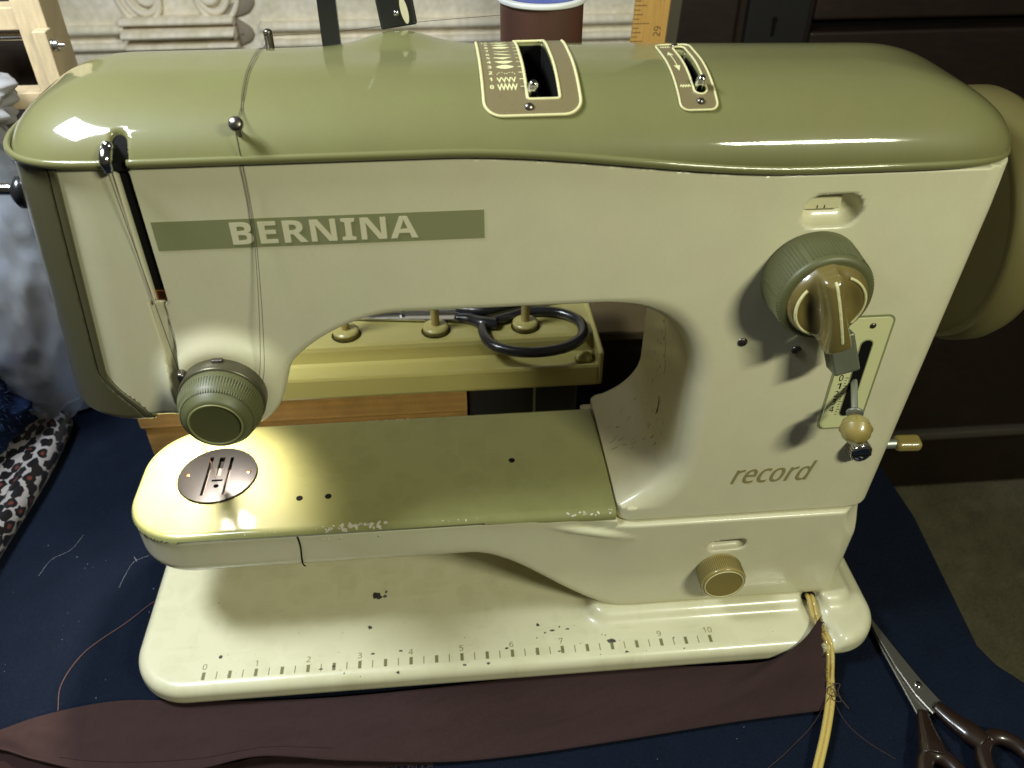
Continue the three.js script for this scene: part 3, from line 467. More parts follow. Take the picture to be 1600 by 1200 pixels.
// ---- stitch length scale and lever
{ const x0 = 0.2905, x1 = 0.3082, y0 = 0.1422, y1 = 0.2, s = new THREE.Shape(), rrPath = (q, a, b, c, d, r) => { q.moveTo(a + r, c); q.lineTo(b - r, c); q.absarc(b - r, c + r, r, -Math.PI / 2, 0); q.lineTo(b, d - r); q.absarc(b - r, d - r, r, 0, Math.PI / 2); q.lineTo(a + r, d); q.absarc(a + r, d - r, r, Math.PI / 2, Math.PI); q.lineTo(a, c + r); q.absarc(a + r, c + r, r, Math.PI, 1.5 * Math.PI); return q; };
  rrPath(s, x0, x1, y0, y1, 0.0025); const inner = rrPath(new THREE.Path(), 0.2979, 0.3025, 0.149, 0.189, 0.0022);
  const out = rrPath(new THREE.Shape(), x0 - 0.0012, x1 + 0.0012, y0 - 0.0012, y1 + 0.0012, 0.0037);
  P('scale_outline', new THREE.ExtrudeGeometry(out, { depth: 0.0002, bevelEnabled: false }).translate(0, 0, FZ - 0.0001), M.print);
  const pl = P('stitch_length_scale', new THREE.ExtrudeGeometry(s, { depth: 0.0004, bevelEnabled: true, bevelThickness: 0.0001, bevelSize: 0.0001, bevelSegments: 1 }).translate(0, 0, FZ), std({ color: lin(0.62, 0.62, 0.33), roughness: 0.4 }));
  part(pl, 'lever_slot', [new THREE.ExtrudeGeometry(rrPath(new THREE.Shape(), 0.2974, 0.303, 0.1485, 0.1895, 0.0026), { depth: 0.0001, bevelEnabled: false }).translate(0, 0, FZ + 0.0005)], M.print);
  part(pl, 'dark_slot_fill', new THREE.ExtrudeGeometry(rrPath(new THREE.Shape(), 0.2979, 0.3025, 0.149, 0.189, 0.0022), { depth: 0.0001, bevelEnabled: false }).translate(0, 0, FZ + 0.0006), M.dark);
  for (let i = 0; i < 5; i++) { const y = 0.1685 - i * 0.0043; part(pl, 'scale_number', text(String(i), regular, 0.0031, 0.0018, 0.0001).translate(0.2928, y, FZ + 0.0005), M.dark); for (let k = 0; k < 3; k++) part(pl, 'scale_mark', box(0.2957, 0.2957 + (k ? 0.0008 : 0.0013), y + 0.0014 - k * 0.00143 - 0.00015, y + 0.0014 - k * 0.00143 + 0.00015, FZ + 0.0004, FZ + 0.0006), M.dark); }
  part(pl, 'screw', dome(0.0014, 0.0008, [0.3003, 0.1962, FZ + 0.0004], [0, 0, 1]), M.screw);
  const lv = P('stitch_length_lever', [rod([0.3, 0.168, FZ], [0.2953, 0.1625, FZ + 0.0152], 0.0014), aim(lathe([[0, 0], [0.0034, 0], [0.0034, 0.0012], [0, 0.0012]], 20), [-0.28, -0.33, 0.9], [0.2955, 0.163, FZ + 0.0145])], M.dullMetal);
  part(lv, 'lever_ball', aim(lathe([[0, -0.0062], [0.0032, -0.0055], [0.0055, -0.0032], [0.0063, -0.0002], [0.0066, -0.0001], [0.0066, 0.0001], [0.0062, 0.0002], [0.0056, 0.003], [0.0036, 0.0054], [0, 0.0064]].reverse(), 40), [-0.28, -0.33, 0.9], [0.2934, 0.1602, FZ + 0.0222]), M.khaki);
  const kp = [0.3108, 0.1302, FZ];
  const sc = P('stop_screw', aim(lathe([[0, 0.0068], [0.003, 0.0068], [0.0046, 0.0062], [0.0049, 0.0055], [0.0049, 0], [0, 0]], 36), [0, 0, 1], kp), M.chrome);
  const ribs = []; for (let i = 0; i < 26; i++) { const a = i / 26 * 2 * Math.PI; ribs.push(rod([0.0049 * Math.cos(a), 0.0008, 0.0049 * Math.sin(a)], [0.0049 * Math.cos(a), 0.0056, 0.0049 * Math.sin(a)], 0.00032, 5)); }
  part(sc, 'knurling', aim(mergeAll(ribs), [0, 0, 1], kp), M.screw); part(sc, 'screw_slot', box(0.3066, 0.315, 0.1297, 0.1307, FZ + 0.0062, FZ + 0.0071), M.dark);
}
// ---- feed dial on the lower housing
{ const p = [0.2585, 0.0523, -0.0188], z = [0, 0, 1];
  const d = P('feed_dial', aim(lathe([[0, 0], [0.0108, 0], [0.0112, 0.0006], [0.0112, 0.0095], [0.0104, 0.0104], [0.0092, 0.0104], [0.0089, 0.01], [0, 0.0098]], 64), z, p), M.khaki);
  const ribs = []; for (let i = 0; i < 72; i++) { const a = i / 72 * 2 * Math.PI, c = Math.cos(a) * 0.0112, s = Math.sin(a) * 0.0112; ribs.push(rod([c, 0.0015, s], [c, 0.009, s], 0.00025, 5)); }
  part(d, 'knurling', aim(mergeAll(ribs), z, p), M.bronze);
  part(d, 'raised_ring', aim(new THREE.TorusGeometry(0.0096, 0.0003, 8, 56).rotateX(Math.PI / 2).translate(0, 0.0104, 0), z, p), M.paleLine);
  P('window_dark_strip', box(0.2545, 0.2672, 0.0699, 0.0717, -0.0232, -0.0208, 0.0003), M.olive);  // dark strip stands in for shade at the top of the window recess
}
// ---- base with the printed inch rule
const baseTex = canvasTex(2048, 1024, (c, w, h) => {     // u: x from -0.045 (0.4 m); v: z from -0.135 (0.15 m)
  c.fillStyle = '#f4f4f1'; c.fillRect(0, 0, w, h); const X = (x) => (x + 0.045) / 0.4 * w, Y = (z) => (z + 0.135) / 0.15 * h, mx = w / 0.4, mz = h / 0.15;
  for (let i = 0; i < 1500; i++) { c.fillStyle = `rgba(${rnd() < 0.5 ? '150,140,90' : '255,255,255'},0.03)`; c.beginPath(); c.ellipse(rnd() * w, rnd() * h, 3 + rnd() * 46, 3 + rnd() * 46, 0, 0, 7); c.fill(); }
  c.fillStyle = '#6f7350';
  for (let i = 0; i <= 40; i++) { const x = i * 0.00635, thick = i % 2 === 0, ww = thick ? 0.0016 : 0.0004; c.globalAlpha = thick ? 0.85 : 0.9; c.fillRect(X(x - ww / 2), Y(-0.002), ww * mx, 0.0042 * mz); }
  c.globalAlpha = 0.8; c.textAlign = 'center'; c.textBaseline = 'alphabetic'; 
  for (let i = 0; i <= 10; i++) { if (i === 8) continue; c.save(); c.translate(X(i * 0.0254 - 0.0002), Y(-0.0035)); c.scale(mx / mz * 1.02, 1); c.font = `${Math.round(0.0046 * mz)}px sans-serif`; c.fillText(String(i), 0, 0); c.restore(); }
  c.globalAlpha = 1;
  const chip = (x, z, r, k = 1) => { c.fillStyle = ['#4a4650', '#5c5866', '#3c3842'][Math.floor(rnd() * 3)]; c.beginPath(); const n = 9; for (let i = 0; i < n; i++) { const a = i / n * 6.283, q = r * (0.6 + 0.7 * rnd()); c.lineTo(X(x + Math.cos(a) * q * k), Y(z + Math.sin(a) * q)); } c.fill(); };
  chip(0.0825, -0.0415, 0.0021); chip(0.0842, -0.0405, 0.0016); chip(0.0872, -0.0408, 0.0011); chip(0.0876, -0.0435, 0.0008); chip(0.0802, -0.0213, 0.0011); chip(0.2032, -0.003, 0.0013, 1.6); chip(0.2045, -0.0025, 0.001, 1.6);
  chip(0.1669, -0.0155, 0.0009); chip(0.17, -0.0105, 0.0006); chip(0.174, -0.0115, 0.0006, 2); chip(0.182, -0.0118, 0.0006, 2); chip(0.178, -0.0135, 0.0005); chip(0.0066, -0.0101, 0.0009);
  for (let i = 0; i < 40; i++) chip(mix(-0.01, 0.26, rnd()), mix(-0.014, 0.006, rnd()), 0.00012 + 0.0003 * rnd() ** 2);
  for (let i = 0; i < 14; i++) chip(mix(-0.01, 0.33, rnd()), mix(-0.06, 0.004, rnd()), 0.00012 + 0.0002 * rnd());
  for (const [x, z] of [[0.0635, 0], [0.057, 0.001], [0.15, -0.003], [0.176, 0.001], [0.0825, -0.0055], [0.0965, -0.006], [0.128, 0.0045], [0.14, 0.0045], [0.21, 0.004], [0.095, 0.0055]]) chip(x, z, 0.0005, 2);
});
const baseMat = M.cream.clone(); baseMat.map = baseTex;
function baseD(x, y, z) {
  const a = plan(x, z, -0.0368, 0.3455, -0.135, 0.0078, 0.029, 0.024);
  let d = rmax(rmax(a, y - 0.0203, 0.0055), 0.0082 - y, 0.003);
  const pl = rmax(rr(x, z, 0.196, 0.3345, -0.12, -0.0152, 0.008), y - 0.0262, 0.0035); d = smin(d, Math.max(pl, 0.01 - y), 0.009);
  d = smax(d, -capsule(x, y, z, [0.3128, 0.0235, -0.0175], [0.3175, 0.0185, 0.02], 0.0052), 0.004);
  return d;
}
P('base', sdfMesh(baseD, [-0.043, 0.004, -0.14], [0.35, 0.031, 0.0125], 0.0014, (x, y, z) => [(x + 0.045) / 0.4, 1 - (z + 0.135) / 0.15]), baseMat);
P('cord_hole', [new THREE.SphereGeometry(0.0042, 20, 14).scale(1, 0.55, 0.9).translate(0.3128, 0.0215, -0.0215)], M.dark);
for (const [x, z] of [[-0.015, -0.015], [0.32, -0.015], [-0.015, -0.11], [0.32, -0.11]]) P('rubber_foot', new THREE.CylinderGeometry(0.009, 0.008, 0.0095, 24).translate(x, 0.00475, z), M.dark);
// ---- handwheel, side lever, carrying handle, spool rest
{ const hw = P('handwheel', aim(lathe([[0, 0.001], [0.036, 0.001], [0.041, 0.0025], [0.052, 0.0045], [0.0525, 0.0015], [0.0552, 0.004], [0.0568, 0.009], [0.0568, 0.016], [0.0548, 0.021], [0.047, 0.0235], [0, 0.0235]], 96), [1, 0, 0], [0.3515, 0.2105, -0.084]), phy({ color: lin(0.14, 0.12, 0.042), roughness: 0.4, clearcoat: 0.5, clearcoatRoughness: 0.2 }));
  part(hw, 'wheel_shaft', rod([0.33, 0.2105, -0.084], [0.354, 0.2105, -0.084], 0.014, 24), M.screw); 
  const sl = P('drop_feed_lever', rod([0.333, 0.106, -0.046], [0.35, 0.1065, -0.045], 0.0025), M.dullMetal); part(sl, 'lever_knob', aim(new RoundedBoxGeometry(0.006, 0.013, 0.0085, 3, 0.0025), [1, 0.05, 0.1], [0.3535, 0.1068, -0.0447]), M.khaki);
  const h = P('carrying_handle', [new THREE.BoxGeometry(0.0072, 0.15, 0.0035).translate(0.0892, 0.3595, -0.1035)], M.black);
  const b2 = new RoundedBoxGeometry(0.0145, 0.15, 0.003, 2, 0.001).rotateZ(0.13).translate(0.1163 - 0.0097, 0.3675, -0.1045);
  part(h, 'handle_bracket', b2, M.black); part(h, 'rivet', dome(0.0012, 0.0008, [0.1155, 0.2985, -0.1029], [0, 0, 1]), M.chrome);
  part(h, 'bracket_hole', new THREE.CylinderGeometry(1, 1, 0.0004, 30).scale(0.0014, 1, 0.005).rotateX(Math.PI / 2).rotateZ(0.2).translate(0.1187, 0.2995, -0.10285), M.letter);
  part(h, 'handle_grip', box(0.08, 0.118, 0.43, 0.443, -0.109, -0.098, 0.004), M.black);
  P('spool_rest', [box(0.15, 0.2, 0.2355, 0.2395, -0.165, -0.1085, 0.0015), rod([0.1775, 0.24, -0.1425], [0.1775, 0.325, -0.1425], 0.002)], M.olive);
}

// ================================================================== THREADS AND THE SPOOL
{ const s = thing('thread_spool', 'large spool of dark brown thread standing behind the top cover', 'thread spool', [0.1775, 0.2395, -0.1425]);
  const prof = [[0.003, 0.2425]]; for (let i = 0; i <= 200; i++) prof.push([0.0182 + (i % 2 ? 0.00018 : 0), 0.2425 + 0.0505 * i / 200]); prof.push([0.003, 0.2931]);
  part(s, 'thread_winding', lathe(prof, 64).translate(0.1775, 0, -0.1425), phy({ color: lin(0.085, 0.036, 0.022), roughness: 0.5, sheen: 0.6, sheenColor: lin(0.4, 0.2, 0.14), sheenRoughness: 0.4 }));
  const white = std({ color: lin(0.75, 0.75, 0.72), roughness: 0.4 });
  part(s, 'spool_flange', lathe([[0.0025, 0.2931], [0.0192, 0.2931], [0.0196, 0.2937], [0.0196, 0.2949], [0.019, 0.2954], [0.0025, 0.2954]], 64).translate(0.1775, 0, -0.1425), white);
  part(s, 'spool_flange', lathe([[0.0025, 0.2397], [0.0192, 0.2397], [0.0196, 0.2402], [0.0196, 0.2416], [0.019, 0.2424], [0.0025, 0.2424]], 64).translate(0.1775, 0, -0.1425), white);
  part(s, 'spool_label', lathe([[0.004, 0.2955], [0.0172, 0.2955], [0.0172, 0.2957], [0.004, 0.2957]], 48).translate(0.1775, 0, -0.1425), std({ color: lin(0.1, 0.13, 0.4), roughness: 0.6 }));
}
const thr = 0.00011;
const overTop = (x0, x1) => [[mix(x0, x1, 0.04), 0.2918, -0.0985], ...[-0.09, -0.08, -0.07, -0.06, -0.05, -0.04, -0.032].map((z) => { const x = mix(x0, x1, (z + 0.1) / 0.075); return [x, topY(x, z) + 0.0005, z]; }), [x1, 0.2868, -0.0224]];
single('upper_thread', [tube([[0.159, 0.288, -0.139], [0.12, 0.2905, -0.12], [0.09, 0.2908, -0.108], [0.0665, 0.2916, -0.1015]], thr, 40, 5),
  tube(overTop(0.0652, 0.0655), thr, 60, 5), tube(overTop(0.0662, 0.0661), thr, 60, 5),
  tube([[0.0659, 0.2848, -0.0192], [0.0652, 0.25, -0.0192], [0.0595, 0.196, -0.0125], [0.0575, 0.189, -0.0125]], thr, 40, 5), tube([[0.0657, 0.2848, -0.0193], [0.0646, 0.25, -0.0195], [0.0583, 0.198, -0.0132], [0.0565, 0.1905, -0.0122]], thr, 40, 5)], M.thread, 'thin dark thread running from the brown spool over the cover to the tension knob', 'thread');
single('take_up_thread', [tube([[0.0238, 0.273, -0.0168], [0.0238, 0.24, -0.0195], [0.0264, 0.19, -0.0175], [0.0272, 0.18, -0.0165]], thr * 1.2, 40, 5), tube([[0.0262, 0.2225, -0.024], [0.0268, 0.2, -0.0195], [0.0278, 0.184, -0.0165]], thr, 30, 5)], M.thread, 'dark thread falling from the chrome take-up lever down the left of the tension knob', 'thread');
single('needle_thread', [tube([[0.0118, 0.135, -0.056], [0.0112, 0.118, -0.058], [0.0104, 0.105, -0.0605], [0.0106, 0.0972, -0.0602]], thr, 30, 5), tube([[0.0108, 0.135, -0.056], [0.0098, 0.118, -0.06], [0.0096, 0.106, -0.063], [0.0074, 0.0976, -0.069]], thr, 30, 5)], std({ color: lin(0.35, 0.16, 0.06), roughness: 0.7 }), 'brown thread ends hanging into the round needle plate', 'thread');
single('loose_thread', tube([[-0.0335, 0.0008, -0.07], [-0.0446, 0.0005, -0.0632], [-0.0554, 0.0005, -0.0512], [-0.0734, 0.0005, -0.0325], [-0.0788, 0.0005, -0.0141], [-0.0755, 0.0005, 0.0004]], 0.00028, 60, 6), std({ color: lin(0.09, 0.045, 0.04), roughness: 0.8 }), 'long reddish brown thread curling on the navy cloth left of the base', 'thread');
{ const lint = std({ color: lin(0.3, 0.32, 0.36), roughness: 0.9 }), gs = [tube([[-0.1, 0.0004, -0.118], [-0.104, 0.0006, -0.106], [-0.1125, 0.0004, -0.1], [-0.116, 0.0004, -0.088]], 0.00006, 30, 4), tube([[-0.056, 0.0004, -0.098], [-0.063, 0.0008, -0.094], [-0.066, 0.0004, -0.085], [-0.067, 0.0004, -0.075]], 0.00006, 30, 4), tube([[-0.062, 0.0005, -0.094], [-0.0645, 0.0006, -0.0975]], 0.0001, 8, 4)];
  for (let i = 0; i < 30; i++) { const x = mix(-0.13, -0.03, rnd()), z = mix(-0.12, 0.02, rnd()); if (x > -0.045 && z > -0.08 && z < 0.015) continue; gs.push(new THREE.SphereGeometry(0.00012 + 0.0002 * rnd() ** 3, 5, 4).translate(x, 0.0002, z)); }
  for (let i = 0; i < 14; i++) gs.push(new THREE.SphereGeometry(0.0002, 5, 4).translate(mix(0.15, 0.4, rnd()), 0.0002, mix(0.03, 0.09, rnd())));
  single('lint', gs, lint, 'pale lint specks and fibres scattered on the navy cloth', 'lint', null, 'stuff'); }

// ================================================================== THINGS ROUND THE MACHINE
// brown fabric strip along the front
{ const weave = dataTex(512, (i, j) => { const v = 0.185 + 0.006 * tor(i, j, 512, 5) + 0.014 * tor(i * 0.5, j, 512, 120, 3) + 0.06 * (rnd() - 0.5); return [v * 1.08, v * 0.77, v * 0.74]; });
  const fab = phy({ map: weave, roughness: 0.9, specularIntensity: 0.3, sheen: 0.3, sheenColor: lin(0.4, 0.3, 0.28), sheenRoughness: 0.5, side: THREE.DoubleSide });
  const s = thing('fabric_strip', 'long folded brown fabric strip lying along the front of the machine base', 'fabric', [0.1, 0, 0.025]);
  const top = new THREE.CatmullRomCurve3([V(-0.16, 0.006, 0.028), V(-0.1, 0.006, 0.0125), V(-0.08, 0.006, 0.0058), V(-0.046, 0.0055, 0.0005), V(0, 0.006, 0.005), V(0.06, 0.006, 0.008), V(0.12, 0.0065, 0.007), V(0.2, 0.0075, 0.0045), V(0.262, 0.0085, 0.0085), V(0.285, 0.0125, 0.0098), V(0.3, 0.0215, 0.006), V(0.3135, 0.0245, -0.0055)]);
  const bot = new THREE.CatmullRomCurve3([V(-0.16, 0.006, 0.032), V(-0.1, 0.006, 0.0205), V(-0.075, 0.006, 0.028), V(-0.045, 0.006, 0.0365), V(0, 0.008, 0.0405), V(0.03, 0.01, 0.0375), V(0.07, 0.0065, 0.041), V(0.12, 0.003, 0.044), V(0.16, 0.0025, 0.043), V(0.21, 0.0025, 0.0395), V(0.26, 0.0025, 0.0355), V(0.306, 0.003, 0.0335)]);
  const surf = (off) => (u, v) => { const a = top.getPoint(u), b = bot.getPoint(u), w = 0.0016 * noise3(u * 9, v * 1.5, 2) * Math.sin(Math.PI * v) + 0.0018 * Math.sin(Math.PI * v) * (1 - 0.5 * u); return [mix(a.x, b.x, v) + (u > 0.995 ? 0.0012 * noise3(v * 30, 1, off * 900) : 0), Math.max(0.0012 + off, mix(a.y, b.y, v) + w + off), mix(a.z, b.z, v)]; };
  part(s, 'upper_layer', sheet(surf(0), 160, 24, [9.6, 0.8]), fab);
  part(s, 'fold_edge', tube(Array.from({ length: 60 }, (_, i) => surf(0)(i / 59, 1)), 0.0005, 150, 6), fab);
  part(s, 'seam_line', tube(Array.from({ length: 30 }, (_, i) => { const q = surf(0)(0.22 + 0.3 * i / 29, 0.87); q[1] += 0.0001; return q; }), 0.00025, 60, 5), fab);
  const under = (u, v) => { const b = bot.getPoint(u * 0.62), z = b.z + 0.0015 + v * (0.0125 + 0.003 * noise3(u * 5, 3, 0)) * (1 - 0.75 * sm(0.6, 1, u)); return [b.x, 0.0012 + 0.0022 * (1 - v) + 0.0008 * noise3(u * 14, v * 2, 7), z - 0.004]; };
  const dk = fab.clone(); dk.color = lin(0.55, 0.5, 0.48);
  part(s, 'lower_layer', sheet(under, 120, 6, [5, 0.15]), dk, 'darker frayed under layer of the strip');
  const fr = []; for (let i = 0; i < 420; i++) { const [x, y, z] = under(rnd(), 1); fr.push(rod([x, y, z - 0.0005], [x + (rnd() - 0.5) * 0.002, 0.0006 + rnd() * 0.0015, z + 0.0008 + rnd() * 0.0016], 0.00008, 3)); }
  for (let i = 0; i < 160; i++) { const [x, y, z] = surf(0)(1, rnd()); fr.push(rod([x - 0.0004, y, z], [x + 0.0004 + rnd() * 0.0014, y - 0.0004 + (rnd() - 0.5) * 0.001, z + (rnd() - 0.5) * 0.0014], 0.0001, 3)); }
  const f = part(s, 'frayed_edge', fr, std({ color: lin(0.06, 0.035, 0.03), roughness: 0.9 })); f.userData.kind = 'stuff';
}
// yellow twin flex out of the base
{ const path = [[0.3128, 0.0215, -0.0215], [0.3128, 0.0235, -0.0185], [0.3126, 0.0205, -0.01], [0.3132, 0.0185, -0.003], [0.3156, 0.0155, 0.004], [0.3158, 0.011, 0.009], [0.313, 0.007, 0.018], [0.3098, 0.006, 0.028], [0.301, 0.005, 0.045], [0.288, 0.004, 0.066], [0.27, 0.003, 0.095]], ins = phy({ color: lin(0.48, 0.36, 0.1), roughness: 0.45, clearcoat: 0.3 });
  const c = thing('power_cord', 'yellow twin flex cord coming out of the notch at the right of the base', 'cord', [0.313, 0, -0.02]);
  for (const o of [-0.0011, 0.0011]) part(c, 'cord_strand', tube(path.map(([x, y, z]) => [x + o, y, z + o * 0.3]), 0.0012, 90, 10), ins);
  const snarl = []; for (const [a, b] of [[[0.3118, 0.0085, 0.0235], [0.3135, 0.008, 0.027]], [[0.3075, 0.008, 0.026], [0.3125, 0.0085, 0.024]]]) snarl.push(tube([a, [(a[0] + b[0]) / 2 + 0.002, 0.0105, (a[2] + b[2]) / 2], b, [b[0] - 0.001, 0.008, b[2] + 0.006], [b[0] - 0.0045, 0.0075, b[2] + 0.004], [b[0] - 0.003, 0.0088, b[2] + 0.001], [b[0] + 0.0025, 0.006, b[2] + 0.009]], 0.00022, 50, 5));
  snarl.push(tube([[0.308, 0.008, 0.03], [0.297, 0.0008, 0.04], [0.28, 0.0006, 0.052], [0.26, 0.0006, 0.066], [0.25, 0.0006, 0.09]], 0.00016, 40, 4), tube([[0.31, 0.006, 0.03], [0.314, 0.0008, 0.04], [0.32, 0.0006, 0.05], [0.33, 0.0006, 0.06]], 0.00016, 30, 4));
  single('snarled_thread', snarl, M.thread, 'thin dark snarled thread caught around the yellow cord', 'thread');
}
// scissors, right foreground
function blade(outline, y0, y1) { return new THREE.ExtrudeGeometry(new THREE.Shape(outline.map(([x, z]) => new THREE.Vector2(x, -z))), { depth: y1 - y0 - 0.0006, bevelEnabled: true, bevelThickness: 0.0003, bevelSize: 0.0004, bevelSegments: 1 }).rotateX(-Math.PI / 2).translate(0, y0 + 0.0003, 0); }
function ringTube(cx, cz, rx, rz, y, r, sy = 1, n = 44, ph = 0) { const pts = []; for (let i = 0; i < n; i++) { const a = i / n * 2 * Math.PI + ph; pts.push([cx + rx * Math.cos(a), y, cz + rz * Math.sin(a)]); } pts.push(pts[0]); return taper(pts, [r, r], 90, 12, sy); }
{ const scissorSteel = std({ color: lin(0.2, 0.19, 0.16), roughness: 0.4, metalness: 0.8 }), s = thing('scissors', 'brown handled scissors lying on navy cloth right of the base', 'scissors', [0.355, 0, 0.026]);
  const plast = phy({ color: lin(0.016, 0.008, 0.005), roughness: 0.35, clearcoat: 0.7, clearcoatRoughness: 0.08 });
  part(s, 'blade', blade([[0.3486, -0.022], [0.3502, -0.012], [0.3555, 0.01], [0.3592, 0.0245], [0.3636, 0.0372], [0.3565, 0.0412], [0.3528, 0.031], [0.35, 0.015], [0.3487, -0.005]], 0.0042, 0.0056), scissorSteel);
  part(s, 'blade', blade([[0.3484, -0.02], [0.3505, 0.005], [0.3545, 0.03], [0.3552, 0.041], [0.3498, 0.0418], [0.3492, 0.025], [0.3484, 0.005]], 0.0026, 0.004), scissorSteel);
  part(s, 'pivot_screw', dome(0.0021, 0.0011, [0.3562, 0.0056, 0.026], [0, 1, 0]), M.chrome);
  part(s, 'handle', [taper([[0.3525, 0.004, 0.0395], [0.35, 0.0045, 0.048], [0.3475, 0.0055, 0.0575], [0.346, 0.0055, 0.063]], [0.0026, 0.0042, 0.0062, 0.0068], 24, 16, 0.7), ringTube(0.346, 0.079, 0.0092, 0.0172, 0.0055, 0.004, 0.9)], plast);
  part(s, 'handle', [taper([[0.36, 0.005, 0.0375], [0.364, 0.0055, 0.0455], [0.3685, 0.0065, 0.053], [0.3725, 0.0065, 0.059]], [0.0034, 0.0046, 0.0058, 0.0052], 24, 16, 0.7), ringTube(0.3795, 0.0755, 0.0125, 0.0195, 0.0062, 0.0038, 0.9, 44, -2)], plast);
}
// cream accessory tray on its box, behind the arm
{ const tr = thing('spool_tray', 'cream yellow plastic tray with spool pins behind the free arm', 'tray', [0.08, 0.079, -0.18]);
  const prof = [[-0.139, 0.0797], [-0.1385, 0.0812], [-0.139, 0.0925], [-0.1397, 0.094], [-0.141, 0.094], [-0.1418, 0.0932], [-0.143, 0.0912], [-0.1455, 0.0905], [-0.1555, 0.0905], [-0.158, 0.0912], [-0.1592, 0.0985], [-0.1602, 0.1007], [-0.1625, 0.1015], [-0.225, 0.1015], [-0.2265, 0.1025], [-0.227, 0.111], [-0.23, 0.111], [-0.231, 0.0795], [-0.139, 0.0797]];
  const sh = new THREE.Shape(prof.map(([z, y]) => new THREE.Vector2(-z, y)));
  part(tr, 'tray_body', new THREE.ExtrudeGeometry(sh, { depth: 0.2445, bevelEnabled: false }).rotateY(Math.PI / 2).translate(-0.03, 0, 0), M.trayPlastic);
  part(tr, 'tray_end', box(-0.0335, -0.03, 0.0793, 0.103, -0.23, -0.1388, 0.0015), M.trayPlastic); part(tr, 'tray_end', box(0.2145, 0.218, 0.0793, 0.103, -0.23, -0.1388, 0.0015), M.trayPlastic); part(tr, 'tray_stud', [aim(lathe([[0, 0.004], [0.004, 0.003], [0.006, 0], [0, 0]], 20), [0, 1, 0], [0.2085, 0.0905, -0.1505])], M.trayPlastic);
  for (const x of [0.0672, 0.1207, 0.175]) { const p = part(tr, 'spool_pin', rod([x, 0.1015, -0.172], [x, 0.146, -0.172], 0.0026, 16, 0.0023), std({ color: lin(0.42, 0.33, 0.12), roughness: 0.35, metalness: 0.3 })); part(p, 'pin_flange', lathe([[0, 0.106], [0.006, 0.106], [0.0078, 0.1048], [0.0078, 0.1035], [0.0062, 0.1026], [0.0088, 0.1015], [0, 0.1015]], 32).translate(x, 0, -0.172), M.trayPlastic); }
  const card = dataTex(256, (i, j) => { const v = 0.6 + 0.04 * tor(i, j, 256, 8) + 0.07 * (rnd() - 0.5) + 0.02 * Math.sin(j / 256 * 2 * Math.PI * 24); return [v * 0.98, v * 0.74, v * 0.38]; }), cm = std({ map: card, roughness: 0.8 });
  const bx = thing('cardboard_box', 'tan cardboard box under the cream tray behind the free arm', 'box', [0.04, 0, -0.19]);
  part(bx, 'box_wall', scaleUV(box(-0.054, 0.137, 0.0005, 0.062, -0.23, -0.1425, 0.001), 8), cm); part(bx, 'box_lid', scaleUV(box(-0.0555, 0.1372, 0.0622, 0.0788, -0.231, -0.1405, 0.0015), 8), cm);
  const db = thing('black_case', 'small black case beside the cardboard box under the tray', 'case', [0.18, 0, -0.19]);
  part(db, 'case_body', box(0.139, 0.206, 0.0005, 0.0785, -0.23, -0.15, 0.002), M.black); part(db, 'case_latch', box(0.178, 0.1795, 0.03, 0.0778, -0.1502, -0.149), M.dullMetal);
  const s = thing('scissors', 'black handled scissors lying across the cream tray', 'scissors', [0.13, 0.1, -0.17]);
  const rimP = M.black;
  part(s, 'blade', blade([[0.05, -0.1885], [0.075, -0.1905], [0.1, -0.192], [0.136, -0.192], [0.136, -0.1855], [0.1, -0.1875], [0.075, -0.1875]].map(([x, z]) => [x, z - 0.003]), 0.1025, 0.1045), M.steel); part(s, 'blade', blade([[0.052, -0.187], [0.08, -0.186], [0.11, -0.184], [0.137, -0.1815], [0.137, -0.1745], [0.105, -0.178], [0.075, -0.182]].map(([x, z]) => [x, z - 0.006]), 0.1002, 0.1022), M.chrome);
  part(s, 'pivot_screw', dome(0.003, 0.0012, [0.1005, 0.1045, -0.1925], [0, 1, 0]), M.chrome);
  part(s, 'handle', [taper([[0.133, 0.1015, -0.184], [0.142, 0.102, -0.181], [0.15, 0.1025, -0.175], [0.158, 0.1025, -0.1735]], [0.003, 0.0036, 0.0048, 0.004], 20, 14, 0.8), taper([[0.15, 0.1025, -0.176], [0.1488, 0.1025, -0.166], [0.1535, 0.1025, -0.1515], [0.166, 0.1025, -0.144], [0.181, 0.1025, -0.1422], [0.1975, 0.1025, -0.1465], [0.2075, 0.1025, -0.157], [0.2075, 0.1025, -0.172], [0.197, 0.1025, -0.182], [0.178, 0.1025, -0.185], [0.16, 0.1025, -0.178], [0.15, 0.1025, -0.175]], [0.0028, 0.0032, 0.0032, 0.0034, 0.0032, 0.003, 0.0028], 90, 14)], rimP);
  s.userData.lift = 1; part(s, 'handle', [taper([[0.134, 0.1035, -0.19], [0.15, 0.104, -0.186], [0.17, 0.104, -0.192], [0.2, 0.104, -0.2]], [0.003, 0.004, 0.0035, 0.003], 24, 14)], rimP); delete s.userData.lift; s.position.add(V(0, 0.0022, 0.002));
}
{ const wb = thing('added_board', 'added dark brown board filling the shaded gap between the tray and the column', 'board', [0.27, 0, -0.28]);  // added filler hiding the blue cloth in the shaded gap
  part(wb, 'board_top', scaleUV(box(0.221, 0.4, 0.046, 0.054, -0.36, -0.229, 0.0015), 6), std({ color: lin(0.1, 0.07, 0.03), roughness: 0.5 })); part(wb, 'board_side', box(0.2225, 0.398, 0.0005, 0.0458, -0.358, -0.233, 0.001), std({ color: lin(0.03, 0.02, 0.012), roughness: 0.7 })); }  // lit top and shaded front are put into the two browns
